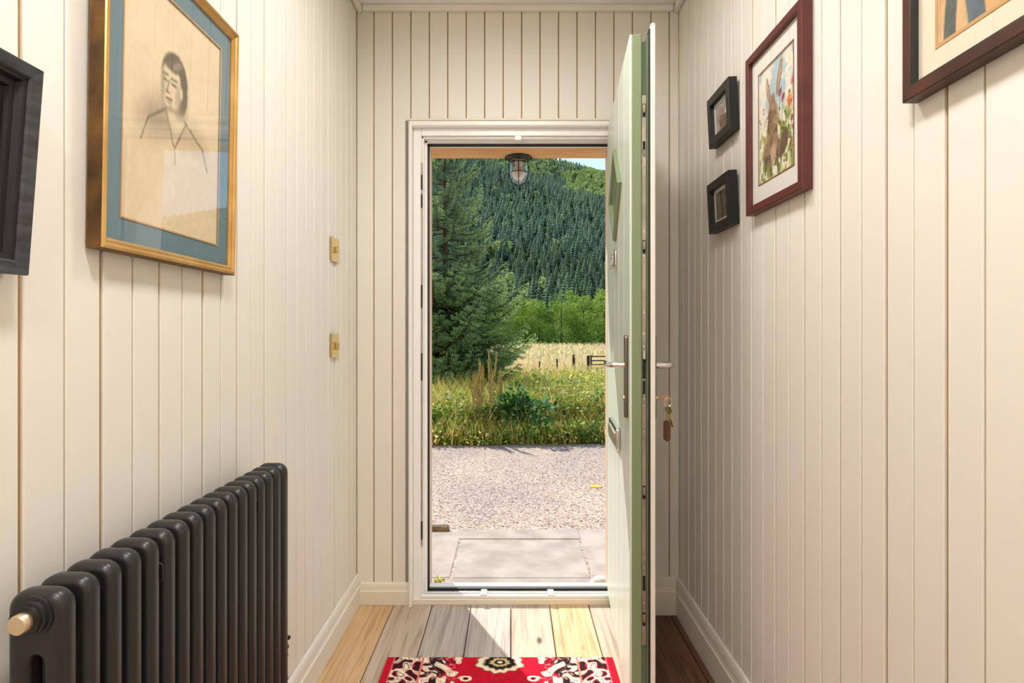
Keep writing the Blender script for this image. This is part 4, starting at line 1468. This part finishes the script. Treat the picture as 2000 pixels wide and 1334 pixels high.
# moss scrap on the road
g2 = random.Random(4)
mp = [(0.05 * (1 + 0.3 * g2.random()) * math.cos(k * 0.5), 0.034 * (1 + 0.4 * g2.random()) * math.sin(k * 0.5)) for k in range(12)]
tag(MB().extrude(mp, 'Z', -0.004, 0.004).build('moss_patch', mat('yellow_moss', (220, 180, 70), 0.95), None, (at(1163, 5.0), 5.0, GZ)), 'small yellow moss patch on the road', 'moss')

# gravel chips on the near road
n = 1800
gx, gd = g.uniform(-1.3, 1.5, n), 3.95 + 2.2 * g.random(n) ** 1.6
ico = np.array([(1, 0, 0), (-1, 0, 0), (0, 1, 0), (0, -1, 0), (0, 0, 0.8), (0, 0, -0.4)], float)
icf = np.array([(0, 2, 4), (2, 1, 4), (1, 3, 4), (3, 0, 4)])
sc = (0.004 + 0.006 * g.random(n))[:, None, None]
rot = g.random(n) * 6.28
cR, sR = np.cos(rot), np.sin(rot)
bx = ico[None] * sc * (0.7 + 0.6 * g.random((n, 6, 1)))
X = bx[..., 0] * cR[:, None] - bx[..., 1] * sR[:, None] + gx[:, None]
Y = bx[..., 0] * sR[:, None] + bx[..., 1] * cR[:, None] + gd[:, None]
v = np.stack([X, Y, bx[..., 2] + GZ - 0.003], -1).reshape(-1, 3)
f = (np.arange(n)[:, None, None] * 6 + icf[None]).reshape(-1, 3)
o = link('road_gravel', arr_mesh('road_gravel', v, f, attr_mat('gravel_chips', 0.9), pick([(170, 156, 148), (214, 196, 176), (120, 108, 102), (226, 210, 190)], n, g, k=6)))
tag(o, 'loose gravel chips on the road by the paving', 'gravel', kind='stuff')

# ------------------------------------------------------------------ spruce beside the field
spruce_bark = mat('spruce_bark', (74, 58, 44), 0.9, bump=0.5, bscale=30)
needle_mat = attr_mat('spruce_needles', 0.6, 0.4, gain=1.75)


def branch_meshes(seedn, dens=1.0):
    g = np.random.default_rng(seedn)
    r2 = random.Random(seedn)

    def stem(s):
        return np.array([s, 0.03 * math.sin(s * 5 + seedn), -0.22 * math.sin(math.pi * s * 0.75) + 0.24 * s ** 3])
    mb = MB()
    mb.tube([tuple(stem(i / 7)) for i in range(8)], [0.014 * (1 - 0.85 * i / 7) + 0.001 for i in range(8)], 5)
    P, D = [], []

    def needles(a, b, n):
        for i in range(n):
            w = (i + g.random()) / n
            P.append(a + (b - a) * w)
            t = (b - a) / np.linalg.norm(b - a)
            q = g.normal(0, 1, 3)
            q -= t * q.dot(t)
            q /= np.linalg.norm(q)
            D.append(t * 0.75 + q * 0.8 + np.array([0, 0, 0.18]))
    s = 0.10
    side = 1
    while s < 1.0:
        a = stem(s)
        side = -side
        ang = side * math.radians(r2.uniform(38, 60))
        tl = (0.40 * (1 - s) ** 0.75 + 0.06) * min(1, 0.45 + s * 2) * r2.uniform(0.75, 1.1)
        dr_ = np.array([math.cos(ang), math.sin(ang), r2.uniform(-0.25, 0.12)])
        b = a + dr_ * tl
        mb.tube([tuple(a), tuple(b)], [0.004, 0.0015], 4, cap=False)
        needles(a, b, int(dens * tl / 0.0048))
        k = 0.3
        sd = 1
        while k < 0.95 and tl > 0.1:
            sd = -sd
            a2 = a + dr_ * tl * k
            an2 = ang + sd * math.radians(42)
            l2 = tl * 0.42 * (1.1 - k)
            b2 = a2 + np.array([math.cos(an2), math.sin(an2), r2.uniform(-0.4, 0.05)]) * l2
            needles(a2, b2, int(dens * l2 / 0.0046))
            k += 0.13
        s += 0.024
    needles(stem(0.55), stem(1.0), 70)
    P, D = np.array(P), np.array(D)
    n = len(P)
    lnn = 0.028 * (0.7 + 0.6 * g.random(n))
    v, f = leaves_mesh(P, D, g.normal(0, 1, (n, 3)), lnn, np.full(n, 0.0036))
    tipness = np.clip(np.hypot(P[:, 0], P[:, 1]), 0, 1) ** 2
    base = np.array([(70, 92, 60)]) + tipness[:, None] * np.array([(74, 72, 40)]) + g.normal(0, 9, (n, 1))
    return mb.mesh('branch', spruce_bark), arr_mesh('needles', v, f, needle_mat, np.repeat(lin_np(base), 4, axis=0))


variants = [branch_meshes(s) for s in (3, 8, 15, 21)]
airy = [branch_meshes(s, 0.5) for s in (4, 9, 16, 23)]
SD = 13.0
sp = empty('spruce_tree', (at(868, SD), SD, float(gz(SD))), label='tall young spruce tree standing behind the roadside weeds', cat='tree')
SH = 6.35
MB().tube([(0, 0, -0.05), (0.02, 0, SH * 0.4), (0.0, 0.01, SH * 0.8), (0, 0, SH)], [0.10, 0.065, 0.028, 0.006], 10).build('trunk', spruce_bark, sp, smooth=True)
r3 = random.Random(77)
z = 0.35
cnt = 0
while z < SH - 0.12:
    fr_ = z / SH
    rad = 2.05 * (1 - fr_) ** 0.8 + 0.10
    nb = 10 if fr_ < 0.45 else (6 if fr_ < 0.7 else 5)
    a0 = r3.uniform(0, 6.28)
    for k in range(nb):
        a = a0 + 2 * math.pi * k / nb + r3.uniform(-0.25, 0.25)
        s = rad * r3.uniform(0.66, 1.18)
        pitch = -0.10 + 0.75 * fr_ ** 1.3 + r3.uniform(-0.10, 0.10)
        bmesh_, nmesh_ = (variants if fr_ < 0.42 else airy)[r3.randrange(4)]
        b = link('branch', bmesh_, sp, (0, 0, z + r3.uniform(-0.07, 0.07)), (r3.uniform(-0.3, 0.3), -pitch, a), (s, s, s))
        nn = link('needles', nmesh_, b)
        nn['kind'] = 'stuff'
        cnt += 1
    z += 0.235 if fr_ < 0.45 else 0.27

# ------------------------------------------------------------------ broadleaf trees at the far edge of the field
bark = mat('tree_bark', (92, 82, 68), 0.9)


def crown(seedn, cols):
    g = np.random.default_rng(seedn)
    nb = 17
    hz = g.random(nb)
    wide = 0.36 * np.sin(np.pi * np.clip(hz * 0.8 + 0.17, 0, 1))
    a = g.random(nb) * 6.28
    bc = np.stack([np.cos(a) * wide * g.random(nb) ** 0.5, np.sin(a) * wide * g.random(nb) ** 0.5, 0.12 + 0.76 * hz], 1)
    br = 0.075 + 0.085 * g.random(nb)
    n = 6500
    k = g.integers(0, nb, n)
    dv = g.normal(0, 1, (n, 3))
    dv /= np.linalg.norm(dv, axis=1, keepdims=True)
    P = bc[k] + dv * br[k][:, None] * (0.55 + 0.5 * g.random((n, 1)))
    s = 0.020 * (0.6 + 0.8 * g.random(n))
    v, f = leaves_mesh(P, dv + g.normal(0, 0.7, (n, 3)), g.normal(0, 0.6, (n, 3)) + [0, 0, 0.6], s, s * 0.45)
    return arr_mesh('crown', v, f, crown_mat, pick(cols, n, g, 10))


crowns = [crown(1, [(110, 136, 48), (98, 124, 44), (130, 150, 60)]), crown(2, [(126, 146, 52), (142, 158, 66), (106, 128, 48)]), crown(3, [(94, 118, 46), (104, 130, 52), (118, 138, 54)])]
trunk_me = MB().tube([(0, 0, -0.02), (0.01, 0, 0.25), (0.0, 0.01, 0.55), (0.02, 0, 0.8)], [0.022, 0.016, 0.01, 0.004], 8).mesh('trunk', bark, True)


def btree(px, d, H, v, label, wide=1.0):
    o = empty('broadleaf_tree', (at(px, d), d, -1.6), label=label, cat='tree', group='broadleaf trees at the far edge of the field')
    link('crown', crowns[v], o, (0, 0, 0), (0, 0, px * 0.7), (H * wide, H * wide, H))
    link('trunk', trunk_me, o, (0, 0, 0), (0, 0, 0), (H, H, H))


btree(1180, 149, 14.8, 1, 'tall bright broadleaf tree at the field edge beside the open door', 1.0)
btree(1140, 146, 12.2, 0, 'round broadleaf tree at the field edge above the fence gate', 1.1)
btree(1096, 147, 13.0, 2, 'broad green tree at the field edge behind the middle fence posts', 1.1)
btree(1112, 158, 15.2, 1, 'pale topped tree rising behind the broad green tree', 0.8)
btree(1052, 149, 11.4, 0, 'smaller green tree at the field edge near the spruce tips', 1.1)
btree(1020, 152, 13.4, 1, 'broadleaf tree partly hidden by the spruce at the field edge', 1.0)
for px, v in ((985, 2), (935, 0), (890, 1), (845, 2)):
    btree(px, 150 + v * 3, 12.5, v, 'broadleaf tree glimpsed through the spruce branches', 1.1)
for px, v in ((1225, 2), (1270, 0), (1330, 1), (1400, 2), (1480, 0), (1570, 1), (780, 0), (700, 1)):
    btree(px, 150 + v * 3, 12.5 + v, v, 'broadleaf tree of the field edge row hidden beside the doorway', 1.15)

# understorey so that no gap shows under the crowns
n = 9000
d = 146 + 16 * g.random(n)
x = g.uniform(-0.28, 0.5, n) * d
P = np.stack([x, d, -1.6 + 3.6 * g.random(n) ** 1.4], 1)
v, f = leaves_mesh(P, g.normal(0, 1, (n, 3)), g.normal(0, 1, (n, 3)), 0.5 + 0.5 * g.random(n), 0.2 + 0.1 * g.random(n))
o = link('field_edge_undergrowth', arr_mesh('field_edge_undergrowth', v, f, crown_mat, pick([(80, 112, 44), (66, 96, 40), (104, 132, 52)], n, g)))
tag(o, 'shrubby undergrowth along the far edge of the field', 'undergrowth', kind='stuff')

# ------------------------------------------------------------------ fence posts and gate
FD = 42.0
for px, ht, w, lb in ((1054, 0.78, 0.10, 'low fence post nearest the spruce in the field'), (1088, 0.95, 0.11, 'thin fence post, second from the spruce'), (1120, 1.25, 0.13, 'tallest fence post in the middle of the field'), (1123.5, 1.0, 0.10, 'short post against the tallest fence post'), (1149, 1.18, 0.2, 'thick gate post at the end of the field fence')):
    o = MB().box(-w / 2, w / 2, -w / 2, w / 2, -0.2, ht, 0.015).build('fence_post', wood_dark, None, (at(px, FD), FD + (0.6 if px == 1123.5 else 0), float(gz(FD))))
    tag(o, lb, 'fence post', 'field fence posts')
gt = empty('field_gate', (at(1153, FD), FD, float(gz(FD))), label='wooden field gate beyond the weeds', cat='gate')
for zz in (0.25, 0.5, 0.78, 1.08):
    MB().box(0, 3.0, -0.03, 0.03, zz, zz + 0.08, 0.005).build('rail', wood_dark, gt)
for xx in (0.0, 2.9):
    MB().box(xx, xx + 0.1, -0.04, 0.04, 0.18, 1.2, 0.005).build('stile', wood_dark, gt)


# ------------------------------------------------------------------ forest on the hill
def conifer(seedn, tiers, pts, rad=0.17):
    g = np.random.default_rng(seedn)
    v, f = [], []
    for k in range(tiers):
        z1 = 1.0 - (k / tiers) ** 1.05 * 0.94
        z0 = 1.0 - ((k + 1.35) / tiers) * 0.90
        r = rad * ((k + 1) / tiers) ** 0.82
        i0 = len(v)
        v.append((0, 0, z1))
        m = pts * 2
        for q in range(m):
            a = math.pi * 2 * q / m + k * 0.7
            rr = r * (1.0 if q % 2 == 0 else 0.55) * g.uniform(0.75, 1.2)
            v.append((rr * math.cos(a), rr * math.sin(a), max(z0, 0.0) + (0.0 if q % 2 == 0 else 0.05) + g.uniform(-0.02, 0.02)))
        for q in range(m):
            f.append((i0, i0 + 1 + q, i0 + 1 + (q + 1) % m))
    return np.array(v), np.array(f)


forest_mat = attr_mat('forest_conifer', 0.8, 0.25, 0.15, gain=1.95)
fvar = [conifer(s, 8, 6) for s in (1, 2, 3)]
lowvar = [conifer(s, 6, 5, 0.18) for s in (4, 5, 6)]
g = np.random.default_rng(17)
# candidate stands on a jittered grid in (t, d)
cand = []
d = 262.0
while d < 905:
    step = 5.0 + d * 0.0020
    inner = np.arange(-0.19, 0.23, step / d)
    outer = np.concatenate([np.arange(-0.42, -0.19, 1.7 * step / d), np.arange(0.23, 0.72, 1.7 * step / d)])
    for tt in np.concatenate([inner, outer]):
        cand.append((tt + g.normal(0, 0.3) * step / d, d + g.normal(0, 0.35) * step))
    d += step * 0.95
cand = np.array(cand)
ct, cdd = cand[:, 0], cand[:, 1]
cX = ct * cdd
cZ = hillz(cX, cdd)
stand = vnoise((ct + 1), cdd / 600, 9, 7, 81, 3)
cH = (11.0 - 0.003 * (cdd - 262)) * (0.62 + 0.42 * g.random(len(ct))) * (0.75 + 0.5 * stand)
# broadleaf scrub high up towards the ridge on one side, some gaps lower down
pale = ((cdd > 640) & (ct > 0.10 + 0.12 * (stand - 0.5)) & (g.random(len(ct)) < 0.85)) | ((cdd > 760) & (g.random(len(ct)) < 0.35)) | (g.random(len(ct)) < 0.02)
tone = stand * 0.6 + 0.4 * g.random(len(ct))
tc_ = np.array([(58, 78, 68)]) + tone[:, None] * np.array([(52, 50, 24)])
con = np.where(~pale)[0]
vis = con[(ct[con] > -0.095) & (ct[con] < 0.168)]
vis = vis[np.argsort(cdd[vis])][:300]
ind = set(vis.tolist())
cvar_mesh = []
for q in range(3):
    for s in range(3):
        b = np.array([(66, 84, 66)]) + s * np.array([(20, 19, 9)])
        vv2, ff2 = fvar[q]
        gr = np.repeat(lin_np(b), len(vv2), axis=0)
        cvar_mesh.append(arr_mesh('hillside_conifer', vv2, ff2, forest_mat, gr))
for i in vis:
    q = int(g.integers(0, 3)) * 3 + min(int(tone[i] * 3), 2)
    w = cH[i] * g.uniform(1.35, 1.9)
    o = link('hillside_conifer', cvar_mesh[q], None, (cX[i], cdd[i], cZ[i] - 0.3), (0, 0, g.random() * 6.28), (w, w, cH[i]))
    tag(o, 'dark conifer of the plantation on the lower hillside', 'tree', 'conifers on the lower hillside')


def replicate(base, idx, wfac=1.65):
    V, Fc, C = [], [], []
    off = 0
    for q, (bv, bf) in enumerate(base):
        ids = idx[q::len(base)]
        n = len(ids)
        a = g.random(n) * 6.28
        c, s = np.cos(a)[:, None], np.sin(a)[:, None]
        H = cH[ids][:, None]
        w = H * wfac * g.uniform(0.85, 1.2, (n, 1))
        X = (bv[None, :, 0] * c - bv[None, :, 1] * s) * w + cX[ids][:, None]
        Y = (bv[None, :, 0] * s + bv[None, :, 1] * c) * w + cdd[ids][:, None]
        Z = bv[None, :, 2] * H + cZ[ids][:, None] - 0.3
        V.append(np.stack([X, Y, Z], -1).reshape(-1, 3))
        Fc.append((np.arange(n)[:, None, None] * len(bv) + bf[None]).reshape(-1, 3) + off)
        off += n * len(bv)
        C.append(np.repeat(ids, len(bv)))
    return np.concatenate(V), np.concatenate(Fc), np.concatenate(C)


rest = np.array([i for i in con if i not in ind])
g.shuffle(rest)
v, f, k = replicate(lowvar, rest)
o = link('hillside_forest', arr_mesh('hillside_forest', v, f, forest_mat, lin_np(tc_[k])))
tag(o, 'conifer forest covering the upper hillside', 'forest', kind='stuff')


def blob(seedn):
    g = np.random.default_rng(seedn)
    n = 46
    dv = g.normal(0, 1, (n, 3))
    dv /= np.linalg.norm(dv, axis=1, keepdims=True)
    P = dv * np.array([0.34, 0.34, 0.38]) * (0.7 + 0.3 * g.random((n, 1))) + [0, 0, 0.5]
    vv, f4 = leaves_mesh(P, np.cross(dv, g.normal(0, 1, (n, 3))), dv + g.normal(0, 0.3, (n, 3)), np.full(n, 0.3), np.full(n, 0.13))
    return vv, np.concatenate([f4[:, [0, 1, 2]], f4[:, [0, 2, 3]]])


pl_ = np.where(pale)[0]
cH[pl_] *= 0.8
v, f, k = replicate([blob(1), blob(2), blob(3)], pl_, 1.0)
pc = np.array([(116, 130, 80)]) + tone[:, None] * np.array([(36, 32, 14)])
o = link('ridge_woodland', arr_mesh('ridge_woodland', v, f, forest_mat, lin_np(pc[k])))
tag(o, 'pale green birch scrub near the ridge of the hill', 'woodland', kind='stuff')
